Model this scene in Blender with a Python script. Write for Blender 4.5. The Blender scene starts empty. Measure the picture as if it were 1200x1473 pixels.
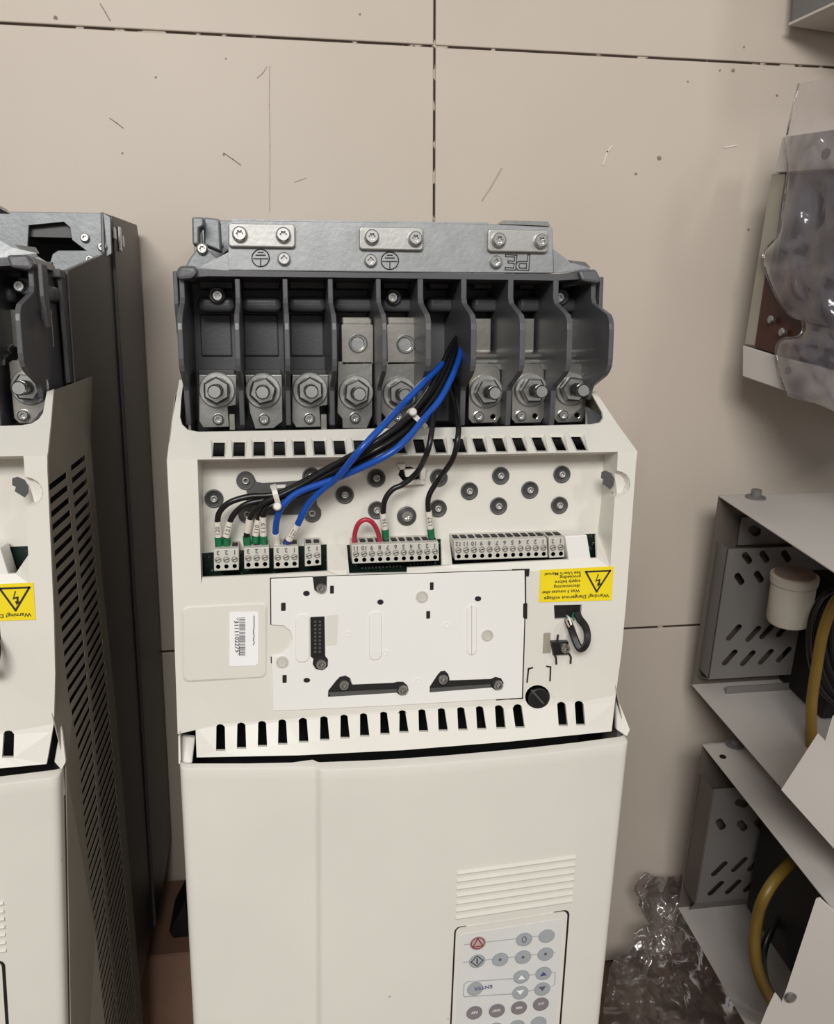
import bpy, bmesh, math, random
from mathutils import Vector, Matrix, noise
from mathutils.geometry import delaunay_2d_cdt
random.seed(7)
C = bpy.context.scene.collection
SC = bpy.context.scene

# ------------------------------------------------------------------ camera
F_PX, YAW, PITCH = 1280.0, math.radians(8.9), math.radians(10.2)
CAM_H, CAM_D = 0.84, 1.06                      # height above the floor, distance from the tiled wall (wall face is y = 0)
EYE = Vector((0, -CAM_D, CAM_H))
cam = bpy.data.objects.new('camera', bpy.data.cameras.new('camera'))
C.objects.link(cam)
cam.location = EYE
cam.rotation_euler = (math.pi / 2 - PITCH, 0, -YAW)
cam.data.sensor_fit = 'HORIZONTAL'
cam.data.sensor_width = 36
cam.data.lens = F_PX / 1200 * 36
cam.data.clip_start = 0.01
SC.camera = cam

# ------------------------------------------------------------------ light
SC.view_settings.view_transform = 'Standard'
SC.view_settings.look = 'None'
SC.view_settings.gamma = 1
SC.view_settings.exposure = 0.0
world = bpy.data.worlds.new('room_air')
SC.world = world
world.use_nodes = True
bg = world.node_tree.nodes['Background']
bg.inputs['Color'].default_value = (1.0, 0.97, 0.94, 1)
bg.inputs['Strength'].default_value = 0.33


def area_light(name, loc, aim, sx, sy, power, color=(1, 1, 1)):
    d = bpy.data.lights.new(name, 'AREA')
    d.shape = 'RECTANGLE'
    d.size, d.size_y, d.energy, d.color = sx, sy, power, color
    o = bpy.data.objects.new(name, d)
    C.objects.link(o)
    o.location = loc
    o.rotation_euler = (Vector(aim) - Vector(loc)).to_track_quat('-Z', 'Y').to_euler()
    return o


area_light('ceiling_lamp', (-0.55, -3.3, 2.15), (0.05, -0.1, 0.85), 1.5, 0.7, 80, (1.0, 0.985, 0.955))
area_light('far_ceiling_lamp', (1.87, -2.9, 2.35), (0.3, 0, 1.0), 0.3, 0.6, 12, (1.0, 0.985, 0.96))

# ------------------------------------------------------------------ helpers
FW = Vector((math.sin(YAW) * math.cos(PITCH), math.cos(YAW) * math.cos(PITCH), -math.sin(PITCH)))
RT = Vector((math.cos(YAW), -math.sin(YAW), 0))
UP = RT.cross(FW)


def ray(px, py):
    return FW + RT * ((px - 600) / F_PX) + UP * ((736.5 - py) / F_PX)


def P(px, py, D):
    """the point that measures (px, py) in the photograph and lies D metres in front of the eye plane"""
    d = ray(px, py)
    return EYE + d * (D / d.y)


def PX(px, py, X):
    """the point that measures (px, py) and lies in the upright plane x = X"""
    d = ray(px, py)
    return EYE + d * (X / d.x)


def PN(px, py, p0, n):
    d = ray(px, py)
    return EYE + d * ((p0 - EYE).dot(n) / d.dot(n))


def proj(v):
    v = v - EYE
    k = v.dot(FW)
    return 600 + F_PX * v.dot(RT) / k, 736.5 - F_PX * v.dot(UP) / k


def yline(y0, px):
    """photo row of a level line of the drive front that passes row y0 at column 580"""
    return 506 + (y0 - 506) * (1 - (px - 580) / 8000)


def y0of(px, py):
    return 506 + (py - 506) / (1 - (px - 580) / 8000)


def lin(t, xs, ys):
    if t <= xs[0]:
        return ys[0]
    for i in range(len(xs) - 1):
        if t <= xs[i + 1]:
            k = (t - xs[i]) / (xs[i + 1] - xs[i])
            return ys[i] + (ys[i + 1] - ys[i]) * k
    return ys[-1]


def s2l(c):
    return tuple(((v / 255 + 0.055) / 1.055) ** 2.4 if v > 10 else v / 255 / 12.92 for v in c)


def mat(name, rgb, rough=0.5, metal=0.0, var=0.06, scale=30.0, bump=0.0, bscale=200.0, spec=0.5, spots=None):
    m = bpy.data.materials.new(name)
    m.use_nodes = True
    nt = m.node_tree
    N, L = nt.nodes, nt.links
    b = N['Principled BSDF']
    b.inputs['Roughness'].default_value = rough
    b.inputs['Metallic'].default_value = metal
    b.inputs['Specular IOR Level'].default_value = spec
    tc = N.new('ShaderNodeTexCoord')
    nz = N.new('ShaderNodeTexNoise')
    nz.inputs['Scale'].default_value = scale
    nz.inputs['Detail'].default_value = 6
    L.new(tc.outputs['Object'], nz.inputs['Vector'])
    rp = N.new('ShaderNodeValToRGB')
    c = s2l(rgb)
    rp.color_ramp.elements[0].position = 0.3
    rp.color_ramp.elements[1].position = 0.7
    rp.color_ramp.elements[0].color = (*[max(0, v * (1 - var)) for v in c], 1)
    rp.color_ramp.elements[1].color = (*[min(1, v * (1 + var)) for v in c], 1)
    L.new(nz.outputs['Fac'], rp.inputs['Fac'])
    out = rp.outputs['Color']
    if spots:
        n2 = N.new('ShaderNodeTexNoise')
        n2.inputs['Scale'].default_value = spots[0]
        n2.inputs['Detail'].default_value = 3
        L.new(tc.outputs['Object'], n2.inputs['Vector'])
        r2 = N.new('ShaderNodeValToRGB')
        r2.color_ramp.elements[0].position = spots[1]
        r2.color_ramp.elements[1].position = spots[1] + 0.03
        r2.color_ramp.elements[0].color = (0, 0, 0, 1)
        r2.color_ramp.elements[1].color = (1, 1, 1, 1)
        L.new(n2.outputs['Fac'], r2.inputs['Fac'])
        mx = N.new('ShaderNodeMixRGB')
        L.new(r2.outputs['Color'], mx.inputs['Fac'])
        L.new(out, mx.inputs['Color1'])
        mx.inputs['Color2'].default_value = (*s2l(spots[2]), 1)
        out = mx.outputs['Color']
    L.new(out, b.inputs['Base Color'])
    if bump:
        n3 = N.new('ShaderNodeTexNoise')
        n3.inputs['Scale'].default_value = bscale
        n3.inputs['Detail'].default_value = 4
        L.new(tc.outputs['Object'], n3.inputs['Vector'])
        bp = N.new('ShaderNodeBump')
        bp.inputs['Strength'].default_value = bump
        bp.inputs['Distance'].default_value = 0.002
        L.new(n3.outputs['Fac'], bp.inputs['Height'])
        L.new(bp.outputs['Normal'], b.inputs['Normal'])
    return m


def film(name, rgb, haze, rough, bump, nscale=40, gloss=0.9):
    """thin clear plastic: lets light through, a little milky, glossy on its creases"""
    m = bpy.data.materials.new(name)
    m.use_nodes = True
    nt = m.node_tree
    N, L = nt.nodes, nt.links
    N.clear()
    out = N.new('ShaderNodeOutputMaterial')
    tr = N.new('ShaderNodeBsdfTransparent')
    tr.inputs['Color'].default_value = (0.90, 0.89, 0.90, 1)
    df = N.new('ShaderNodeBsdfDiffuse')
    df.inputs['Color'].default_value = (*s2l(rgb), 1)
    gl = N.new('ShaderNodeBsdfGlossy')
    gl.inputs['Roughness'].default_value = rough
    gl.inputs['Color'].default_value = (.95, .95, .95, 1)
    tc = N.new('ShaderNodeTexCoord')
    nz = N.new('ShaderNodeTexNoise')
    nz.inputs['Scale'].default_value = nscale
    nz.inputs['Detail'].default_value = 2
    nz.inputs['Distortion'].default_value = 1.2
    L.new(tc.outputs['Object'], nz.inputs['Vector'])
    bp = N.new('ShaderNodeBump')
    bp.inputs['Strength'].default_value = bump
    bp.inputs['Distance'].default_value = 0.01
    L.new(nz.outputs['Fac'], bp.inputs['Height'])
    L.new(bp.outputs['Normal'], gl.inputs['Normal'])
    lw = N.new('ShaderNodeFresnel')
    lw.inputs['IOR'].default_value = 1.5
    L.new(bp.outputs['Normal'], lw.inputs['Normal'])
    m1 = N.new('ShaderNodeMixShader')
    m1.inputs['Fac'].default_value = haze
    L.new(tr.outputs[0], m1.inputs[1])
    L.new(df.outputs[0], m1.inputs[2])
    m2 = N.new('ShaderNodeMixShader')
    ad = N.new('ShaderNodeMath')
    ad.operation = 'MULTIPLY'
    ad.inputs[1].default_value = gloss
    L.new(lw.outputs[0], ad.inputs[0])
    L.new(ad.outputs[0], m2.inputs['Fac'])
    L.new(m1.outputs[0], m2.inputs[1])
    L.new(gl.outputs[0], m2.inputs[2])
    L.new(m2.outputs[0], out.inputs['Surface'])
    return m


M = dict(
    ivory=mat('ivory_plastic', (219, 216, 207), 0.42, var=0.025, scale=14, bump=0.04, bscale=900, spots=(75, 0.775, (150, 143, 132))),
    side=mat('grey_ivory_plastic', (152, 146, 132), 0.5, var=0.04, scale=18),  # ivory greyed, so the flank's shade is partly in the colour
    white=mat('white_plastic', (232, 231, 226), 0.4, var=0.015, scale=20),
    tray=mat('dark_grey_plastic', (84, 84, 87), 0.36, var=0.08, scale=40, bump=0.05, bscale=500),
    black=mat('black_plastic', (22, 22, 23), 0.4, var=0.1),
    hollow=mat('interior_shade', (16, 15, 15), 0.7, var=0.2),  # near-black that stands in for the shade in hollows and gaps
    char=mat('charcoal_painted_steel', (74, 73, 73), 0.42, 0.2, var=0.06, scale=12),
    zinc=mat('zinc_plated_steel', (150, 152, 153), 0.48, 0.55, var=0.10, scale=60, bump=0.08, bscale=300),
    zincbar=mat('pale_zinc_bar', (172, 172, 168), 0.40, 0.65, var=0.08, scale=60, bump=0.05, bscale=300),
    frame=mat('galvanised_frame_steel', (128, 130, 132), 0.46, 0.6, var=0.12, scale=45, bump=0.08, bscale=300),
    steel=mat('bright_screw_steel', (202, 202, 199), 0.26, 0.95, var=0.06, scale=80),
    nickel=mat('nickel_plated_copper', (184, 181, 173), 0.28, 0.9, var=0.08, scale=50, bump=0.04, bscale=300),
    lug=mat('dull_nickel_lug', (156, 155, 151), 0.33, 0.85, var=0.10, scale=60, bump=0.05, bscale=300),
    pcb=mat('green_circuit_board', (14, 36, 27), 0.35, var=0.35, scale=160, spots=(620, 0.66, (150, 160, 150))),
    block=mat('pale_grey_terminal_plastic', (196, 194, 184), 0.45, var=0.04, scale=60),
    ring=mat('slotted_screw_metal', (150, 148, 140), 0.4, 0.4, var=0.1, scale=90),
    boss=mat('grey_bushing_plastic', (80, 80, 79), 0.4, var=0.08, scale=60),
    wblack=mat('black_wire_insulation', (20, 20, 21), 0.33, var=0.15, scale=80),
    wblue=mat('blue_wire_insulation', (16, 74, 166), 0.33, var=0.08, scale=80),
    wred=mat('red_wire_insulation', (178, 44, 70), 0.38, var=0.08, scale=80),
    sleeve=mat('white_marker_sleeve', (222, 216, 204), 0.5, var=0.04, scale=90),
    green=mat('green_ferrule_plastic', (22, 112, 70), 0.4, var=0.08, scale=90),
    purple=mat('purple_ferrule_plastic', (60, 40, 92), 0.4, var=0.08, scale=90),
    ink=mat('black_print', (28, 25, 22), 0.6, var=0.05),
    greyink=mat('grey_print', (92, 92, 100), 0.6, var=0.05),
    paleink=mat('pale_grey_print', (168, 168, 168), 0.6, var=0.05),
    blueink=mat('blue_print', (70, 78, 120), 0.6, var=0.05),
    redink=mat('red_print', (120, 44, 52), 0.6, var=0.05),
    yellow=mat('yellow_label', (240, 216, 24), 0.45, var=0.03, scale=40),
    paper=mat('white_label', (240, 240, 240), 0.5, var=0.015, scale=40),
    key=mat('grey_key', (160, 166, 170), 0.45, var=0.04, scale=70),
    keydark=mat('dark_grey_key', (128, 122, 126), 0.45, var=0.04, scale=70),
    keypink=mat('pinkish_grey_key', (186, 158, 156), 0.45, var=0.04, scale=70),
    keyfield=mat('pale_key_field', (214, 214, 212), 0.42, var=0.02, scale=40),
    tie=mat('translucent_nylon', (196, 190, 180), 0.35, var=0.05, scale=50),
    sheet=mat('white_painted_sheet', (196, 190, 184), 0.45, var=0.03, scale=8, bump=0.03, bscale=300),
    greysheet=mat('grey_painted_sheet', (112, 109, 107), 0.5, var=0.06, scale=9),
    taupe=mat('taupe_painted_sheet', (96, 88, 80), 0.5, var=0.06, scale=9),
    brown=mat('copper_brown_board', (70, 38, 30), 0.4, 0.1, var=0.25, scale=25),
    sink=mat('dark_slate_heatsink', (74, 72, 80), 0.4, 0.3, var=0.12, scale=20),
    cream=mat('aged_cream_ceramic', (196, 188, 174), 0.45, var=0.06, scale=25),
    rust=mat('dull_pink_cap', (140, 118, 108), 0.5, var=0.1, scale=25),
    hose=mat('ochre_hose', (134, 108, 44), 0.4, var=0.12, scale=40),
    rubber=mat('black_rubber', (16, 14, 13), 0.6, var=0.15, scale=40),
    grout=mat('dark_grout', (58, 44, 34), 0.85, var=0.3, scale=60, spots=(38, 0.56, (190, 178, 166))),
    bag=film('clear_bag_film', (178, 172, 182), 0.17, 0.15, 0.16, 25, 1.3),
    crumple=film('crumpled_bag_film', (112, 98, 90), 0.52, 0.2, 0.10, 45, 0.55),
    mark=mat('faint_scratch', (168, 154, 141), 0.6, var=0.1, scale=60),
    darkmark=mat('dirt_mark', (134, 120, 108), 0.7, var=0.15, scale=60),
    palemark=mat('pale_scuff', (222, 214, 204), 0.4, var=0.05, scale=60),
    carton=mat('brown_cardboard', (138, 104, 84), 0.75, var=0.14, scale=14),
    floor=mat('brown_floor', (112, 88, 72), 0.6, var=0.18, scale=14),
)


def tile_mat():
    m = mat('polished_beige_tile', (199, 187, 174), 0.42, var=0.03, scale=5, spec=0.25, spots=(55, 0.765, (128, 116, 104)))
    return m


M['tile'] = tile_mat()


def root_loc(o):
    v = Vector((0, 0, 0))
    while o is not None:
        v += o.location
        o = o.parent
    return v


class MB:
    def __init__(s):
        s.v, s.f = [], []

    def poly(s, pts):
        n = len(s.v)
        s.v += [Vector(p) for p in pts]
        s.f.append(list(range(n, n + len(pts))))
        return s

    def hexa(s, a, b):
        """closed solid between two rings of equal length"""
        n, k = len(s.v), len(a)
        s.v += [Vector(p) for p in a] + [Vector(p) for p in b]
        s.f.append(list(range(n, n + k)))
        s.f.append(list(range(n + 2 * k - 1, n + k - 1, -1)))
        for i in range(k):
            j = (i + 1) % k
            s.f.append([n + j, n + i, n + k + i, n + k + j])
        return s

    def slab(s, pts, vec):
        vec = Vector(vec)
        return s.hexa(pts, [Vector(p) + vec for p in pts])

    def box(s, lo, hi):
        (x0, y0, z0), (x1, y1, z1) = lo, hi
        return s.slab([(x0, y0, z0), (x1, y0, z0), (x1, y0, z1), (x0, y0, z1)], (0, y1 - y0, 0))

    def pbox(s, x0, y0, x1, y1, D, depth):
        """box whose front face measures (x0,y0)-(x1,y1) at depth D and runs back by depth"""
        a, b = P(x0, y0, D), P(x1, y1, D)
        return s.box((a.x, a.y, b.z), (b.x, a.y + depth, a.z))

    def tube(s, pts, r, seg=10, cap=True):
        pts = [Vector(p) for p in pts]
        up = Vector((0, 0, 1))
        rings = []
        for i, p in enumerate(pts):
            t = (pts[min(i + 1, len(pts) - 1)] - pts[max(i - 1, 0)]).normalized()
            if i == 0:
                a = t.orthogonal().normalized()
            else:
                a = (a - t * a.dot(t)).normalized()
            b = t.cross(a)
            rr = r[i] if isinstance(r, (list, tuple)) else r
            rings.append([p + (a * math.cos(2 * math.pi * k / seg) + b * math.sin(2 * math.pi * k / seg)) * rr for k in range(seg)])
        n = len(s.v)
        for q in rings:
            s.v += q
        for i in range(len(rings) - 1):
            for k in range(seg):
                k2 = (k + 1) % seg
                s.f.append([n + i * seg + k, n + i * seg + k2, n + (i + 1) * seg + k2, n + (i + 1) * seg + k])
        if cap:
            s.f.append([n + k for k in range(seg - 1, -1, -1)])
            s.f.append([n + (len(rings) - 1) * seg + k for k in range(seg)])
        return s

    def lathe(s, c, prof, seg=20, axis=(0, -1, 0)):
        """prof = (radius, height along axis) pairs"""
        c, ax = Vector(c), Vector(axis).normalized()
        a = ax.orthogonal().normalized()
        b = ax.cross(a)
        n = len(s.v)
        for r, h in prof:
            for k in range(seg):
                t = 2 * math.pi * k / seg
                s.v.append(c + ax * h + (a * math.cos(t) + b * math.sin(t)) * r)
        for i in range(len(prof) - 1):
            for k in range(seg):
                k2 = (k + 1) % seg
                s.f.append([n + i * seg + k, n + i * seg + k2, n + (i + 1) * seg + k2, n + (i + 1) * seg + k])
        if prof[0][0] > 1e-6:
            s.f.append([n + k for k in range(seg - 1, -1, -1)])
        if prof[-1][0] > 1e-6:
            s.f.append([n + (len(prof) - 1) * seg + k for k in range(seg)])
        return s

    def mesh(s, name, m, smooth=False, off=Vector((0, 0, 0))):
        me = bpy.data.meshes.new(name)
        me.from_pydata([tuple(v - off) for v in s.v], [], s.f)
        bm = bmesh.new()
        bm.from_mesh(me)
        bmesh.ops.remove_doubles(bm, verts=bm.verts, dist=1e-6)
        bmesh.ops.recalc_face_normals(bm, faces=bm.faces)
        bm.to_mesh(me)
        bm.free()
        for mm in (m if isinstance(m, (list, tuple)) else [m]):
            me.materials.append(M[mm])
        if smooth:
            for p in me.polygons:
                p.use_smooth = True
        return me

    def build(s, name, m, parent=None, bevel=0.0, smooth=False, seg=2, label=None, keep=True):
        off = root_loc(parent) if parent else Vector((0, 0, 0))
        me = s.mesh(name, m, smooth, off)
        o = bpy.data.objects.new(name, me)
        C.objects.link(o)
        o.parent = parent
        if bevel:
            b = o.modifiers.new('bevel', 'BEVEL')
            b.width, b.segments, b.limit_method, b.angle_limit = bevel, seg, 'ANGLE', math.radians(40)
        if smooth:
            md = o.modifiers.new('smooth', 'EDGE_SPLIT')
            md.split_angle = math.radians(40)
        if label:
            o['label'] = label
        return o


def put(name, me, loc, parent, label=None):
    """a part that shares a mesh with its likes"""
    o = bpy.data.objects.new(name, me)
    C.objects.link(o)
    o.parent = parent
    o.location = Vector(loc) - root_loc(parent)
    if label:
        o['label'] = label
    return o


def thing(name, loc, label, cat, group=None):
    o = bpy.data.objects.new(name, None)
    o.empty_display_size = 0.02
    C.objects.link(o)
    o.location = loc
    o['label'], o['category'] = label, cat
    if group:
        o['group'] = group
    return o


def tag(o, label, cat, group=None):
    o['label'], o['category'] = label, cat
    if group:
        o['group'] = group
    return o


def inside(p, poly):
    c, n = False, len(poly)
    for i in range(n):
        a, b = poly[i], poly[i - 1]
        if (a[1] > p[1]) != (b[1] > p[1]) and p[0] < (b[0] - a[0]) * (p[1] - a[1]) / (b[1] - a[1]) + a[0]:
            c = not c
    return c


def plate(outer, holes=(), loops=(), lines=(), back=(0, 0.003, 0), scale=0.01, solid=True):
    """sheet with cut-outs and folds; points are (a, b, Vector): flat coordinates for the mesh, position in space"""
    pts, edges, pos = [], [], []

    def add(loop, closed=True):
        n = len(pts)
        for a, b, v in loop:
            pts.append(Vector((a * scale, b * scale)))
            pos.append(Vector(v))
        k = len(loop)
        for i in range(k if closed else k - 1):
            edges.append((n + i, n + (i + 1) % k))
        return list(range(n, n + k))
    add(outer)
    for h in holes:
        add(h)
    for h in loops:
        add(h)
    for l in lines:
        add(l, False)
    vo, eo, fo, ov, _, _ = delaunay_2d_cdt(pts, edges, [], 0, 1e-5)
    out2 = [(a * scale, b * scale) for a, b, _ in outer]
    h2 = [[(a * scale, b * scale) for a, b, _ in h] for h in holes]
    vpos = []
    for i, v in enumerate(vo):
        if ov[i]:
            vpos.append(pos[ov[i][0]])
        else:
            near = sorted(range(len(pts)), key=lambda j: (pts[j] - v).length)[:3]
            w = [1 / ((pts[j] - v).length + 1e-6) for j in near]
            vpos.append(sum((pos[j] * w[q] for q, j in enumerate(near)), Vector()) / sum(w))
    fs = []
    for f in fo:
        c = sum((vo[i] for i in f), Vector((0, 0))) / len(f)
        if inside(c, out2) and not any(inside(c, h) for h in h2):
            fs.append(list(f))
    mb = MB()
    mb.v = vpos[:]
    mb.f = [f[:] for f in fs]
    if solid:
        cnt = {}
        for f in fs:
            for i in range(len(f)):
                e = (f[i], f[(i + 1) % len(f)])
                cnt[e] = cnt.get(e, 0) + 1
        n = len(vpos)
        bk = Vector(back)
        mb.v += [v + bk for v in vpos]
        mb.f += [[n + i for i in reversed(f)] for f in fs]
        for (a, b) in cnt:
            if (b, a) not in cnt:
                mb.f.append([b, a, n + a, n + b])
    return mb


def pp(px, py, D):
    return (px, -py, P(px, py, D))


def rrect(x0, y0, x1, y1, r, n=4):
    o = []
    for cx, cy, a0 in ((x1 - r, y0 + r, -90), (x1 - r, y1 - r, 0), (x0 + r, y1 - r, 90), (x0 + r, y0 + r, 180)):
        for k in range(n + 1):
            t = math.radians(a0 + 90 * k / n)
            o.append((cx + r * math.cos(t), cy + r * math.sin(t)))
    return o


def ell(cx, cy, rx, ry=None, n=16):
    ry = ry or rx
    return [(cx + rx * math.cos(2 * math.pi * k / n), cy + ry * math.sin(2 * math.pi * k / n)) for k in range(n)]


def skew(pts, cx, dy):
    return [(x, y + dy * (x - cx)) for x, y in pts]


def smooth_path(p, n=8):
    """Catmull-Rom through the points"""
    p = [Vector(q) for q in p]
    q = [p[0] * 2 - p[1]] + p + [p[-1] * 2 - p[-2]]
    out = []
    for i in range(1, len(q) - 2):
        for k in range(n):
            t = k / n
            a, b, c, d = q[i - 1], q[i], q[i + 1], q[i + 2]
            out.append(0.5 * ((2 * b) + (c - a) * t + (2 * a - 5 * b + 4 * c - d) * t * t + (3 * b - a - 3 * c + d) * t ** 3))
    out.append(p[-1])
    return out


TXT = {}


def text_polys(s, bold=0.0):
    if (s, bold) not in TXT:
        cu = bpy.data.curves.new('print', 'FONT')
        cu.body = s
        cu.resolution_u = 2
        cu.offset = bold
        ob = bpy.data.objects.new('print', cu)
        C.objects.link(ob)
        dg = bpy.context.evaluated_depsgraph_get()
        dg.update()
        me = bpy.data.meshes.new_from_object(ob.evaluated_get(dg))
        TXT[(s, bold)] = ([tuple(v.co) for v in me.vertices], [list(p.vertices) for p in me.polygons])
        bpy.data.objects.remove(ob)
        bpy.data.curves.remove(cu)
        bpy.data.meshes.remove(me)
    return TXT[(s, bold)]


def text(mb, s, org, ux, uy, width=None, height=None, anchor=0.0, bold=0.01):
    """flat lettering; org = baseline point, ux = reading direction, uy = up of the letters"""
    vs, fs = text_polys(s, bold)
    if not vs:
        return
    x0, x1 = min(v[0] for v in vs), max(v[0] for v in vs)
    y1 = max(v[1] for v in vs)
    sx = width / (x1 - x0) if width else None
    sy = height / y1 if height else None
    sx = sx or sy
    sy = sy or sx
    n = len(mb.v)
    org, ux, uy = Vector(org), Vector(ux).normalized(), Vector(uy).normalized()
    for v in vs:
        mb.v.append(org + ux * ((v[0] - x0 - anchor * (x1 - x0)) * sx) + uy * (v[1] * sy))
    mb.f += [[n + i for i in f] for f in fs]


def strip(mb, pts, w, closed=False, nrm=(0, -1, 0)):
    """flat printed line of width w"""
    pts = [Vector(p) for p in pts]
    nrm = Vector(nrm)
    k = len(pts)
    for i in range(k if closed else k - 1):
        a, b = pts[i], pts[(i + 1) % k]
        d = (b - a).normalized()
        q = d.cross(nrm).normalized() * (w / 2)
        e = d * (w / 2)
        mb.poly([a - q - e, b - q + e, b + q + e, a + q - e])


# ------------------------------------------------------------------ the room
def setting():
    wall = MB().box((-2.2, 0.0025, -0.02), (2.6, 0.12, 2.6)).build('wall_back', 'grout')
    wall['kind'] = 'structure'
    zj, xj, th, tw, g = CAM_H + 0.338, 0.1860, 0.6935, 0.76, 0.0013
    k = 0
    for r in range(-2, 3):
        z0, z1 = zj + r * th, zj + (r + 1) * th
        z0c, z1c = max(z0 + g, 0.001), min(z1 - g, 2.59)
        if z1c - z0c < 0.02:
            continue
        for c in range(-4, 4):
            x0, x1 = xj + c * tw + g, xj + (c + 1) * tw - g
            x0, x1 = max(x0, -2.19), min(x1, 2.59)
            if x1 - x0 < 0.05:
                continue
            dy = random.uniform(-0.0006, 0.0004)
            MB().box((x0, -0.0 + dy, z0c), (x1, 0.004, z1c)).build('tile', 'tile', wall, bevel=0.0012, seg=2)
    fl = MB().box((-2.2, -3.6, -0.05), (2.6, 0.0, 0.0)).build('floor', 'floor')
    fl['kind'] = 'structure'


setting()


def wear():
    # scratches, specks and a hairline on the tiles
    wall = bpy.data.objects['wall_back']
    f = lambda x, y: P(x, y, CAM_D - .0012)
    for pts, w, m in (([(388, 95), (387.5, 150), (388.5, 210), (388, 305)], .0007, 'mark'), ([(144, 5), (152, 18), (158, 29)], .0009, 'darkmark'), ([(158, 170), (168, 177), (177, 184)], .0008, 'darkmark'),
                      ([(322, 220), (335, 229), (346, 237)], .0009, 'darkmark'), ([(384, 96), (378, 105), (370, 112)], .0007, 'mark'), ([(722, 242), (706, 270), (694, 288)], .0010, 'mark'),
                      ([(1043, 212), (1060, 209)], .0016, 'palemark'), ([(868, 236), (874, 218), (880, 210)], .0018, 'palemark'), ([(424, 262), (440, 256)], .0006, 'mark')):
        mb = MB()
        strip(mb, [f(*q) for q in pts], w)
        mb.build('scratch', m, wall)
    for x, y, r in ((949, 227, 3), (1055, 101, 2.4), (1036, 101, 1.4), (224, 111, 1.6), (176, 220, 1.6), (1071, 67, 1.4), (990, 117, 1.2), (518, 20, 1.5), (1118, 137, 1.5), (1077, 330, 1.6), (80, 25, 3), (325, 84, 1.2), (322, 222, 1.8), (915, 250, 1.6)):
        mb = MB()
        mb.poly([f(x + r * math.cos(t) * random.uniform(.7, 1.2), y + r * math.sin(t) * random.uniform(.7, 1.2)) for t in [2 * math.pi * k / 9 for k in range(9)]])
        mb.build('speck', 'darkmark', wall)


wear()

# ------------------------------------------------------------------ small shared shapes
def shape(name, m, prof_list, smooth=True, seg=20):
    mb = MB()
    for prof in prof_list:
        mb.lathe((0, 0, 0), prof, seg)
    me = mb.mesh(name, m, False)
    return me


def star_screw(name, r, h, m='steel', n=6, seg=24):
    """round head with a star socket; faces -y, base at the origin"""
    mb = MB()
    rim = [(r * 0.96, 0), (r, h * 0.35), (r * 0.93, h * 0.8), (r * 0.74, h)]
    for q in range(len(rim) - 1):
        pass
    k0 = len(mb.v)
    rows = rim + ['star', 'starlow']
    for row in rows:
        for k in range(seg):
            t = 2 * math.pi * k / seg
            if row == 'star':
                rr, hh = r * (0.42 + 0.09 * math.cos(n * t)), h
            elif row == 'starlow':
                rr, hh = r * (0.36 + 0.08 * math.cos(n * t)), h * 0.25
            else:
                rr, hh = row
            mb.v.append(Vector((rr * math.cos(t), -hh, rr * math.sin(t))))
    for i in range(len(rows) - 1):
        for k in range(seg):
            k2 = (k + 1) % seg
            mb.f.append([k0 + i * seg + k, k0 + i * seg + k2, k0 + (i + 1) * seg + k2, k0 + (i + 1) * seg + k])
    mb.f.append([k0 + k for k in range(seg)])
    mb.f.append([k0 + (len(rows) - 1) * seg + k for k in range(seg)])
    return mb.mesh(name, m)


def hex_nut(name, r, h, m='zinc'):
    mb = MB()
    a = [Vector((r * math.cos(math.radians(60 * k + 12)), 0, r * math.sin(math.radians(60 * k + 12)))) for k in range(6)]
    b = [v + Vector((0, -h * 0.86, 0)) for v in a]
    c = [v * 0.86 + Vector((0, -h, 0)) for v in a]
    mb.hexa(a, b)
    mb.hexa(b, c)
    return mb.mesh(name, m)


def washer(name, r0, h, m='zinc'):
    return shape(name, m, [[(r0 * 0.4, 0), (r0, 0), (r0, h * 0.8), (r0 * 0.94, h), (r0 * 0.4, h)]], seg=28)


def stud(name, r, h, m='steel'):
    prof = []
    n = 9
    for k in range(n):
        prof += [(r, h * 0.85 * k / n), (r * 0.9, h * 0.85 * (k + 0.5) / n)]
    prof += [(r, h * 0.86), (r * 0.97, h * 0.94), (r * 0.8, h)]
    return shape(name, m, [prof], seg=18)


SH = dict(
    torx=star_screw('clamp_screw', 0.0053, 0.0042),
    pan=star_screw('pan_screw', 0.0047, 0.0030, n=4),
    small=star_screw('small_screw', 0.0042, 0.0030, 'steel'),
    lugscrew=star_screw('lug_screw', 0.0040, 0.0032, 'steel'),
    panelscrew=star_screw('panel_screw', 0.0034, 0.004, 'lug', n=4),
    nut=hex_nut('hex_nut', 0.0098, 0.0065, 'steel'),
    washer=washer('washer', 0.0125, 0.0024, 'zincbar'),
    spring=washer('spring_washer', 0.0092, 0.0022, 'zinc'),
    stud=stud('stud', 0.0050, 0.025),
)

# ------------------------------------------------------------------ the drive
DF = 0.577                                    # depth of the housing face
X_L, X_R = -0.0700, 0.2418                    # flanks of the drive
X_LEFT_DRIVE = -0.1428                        # right flank of the neighbour
DX = X_LEFT_DRIVE - X_R


def hD(px, py):
    y0 = y0of(px, py)
    u = (px - 582) / 326
    return lin(y0, [548, 655.6, 1018, 1030, 1085], [0.652, DF, DF, 0.5755, 0.5585 + 0.0125 * u * u])


def hp(px, py, d=0.0):
    return pp(px, py, hD(px, py) + d)


def const_x(px, py, py2):
    """column in row py2 of a line that stays at the same x on the housing"""
    X = P(px, py, hD(px, py)).x
    q = px
    for _ in range(6):
        e = P(q, py2, hD(q, py2)).x - X
        q -= e * F_PX / 0.58
    return q


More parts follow.
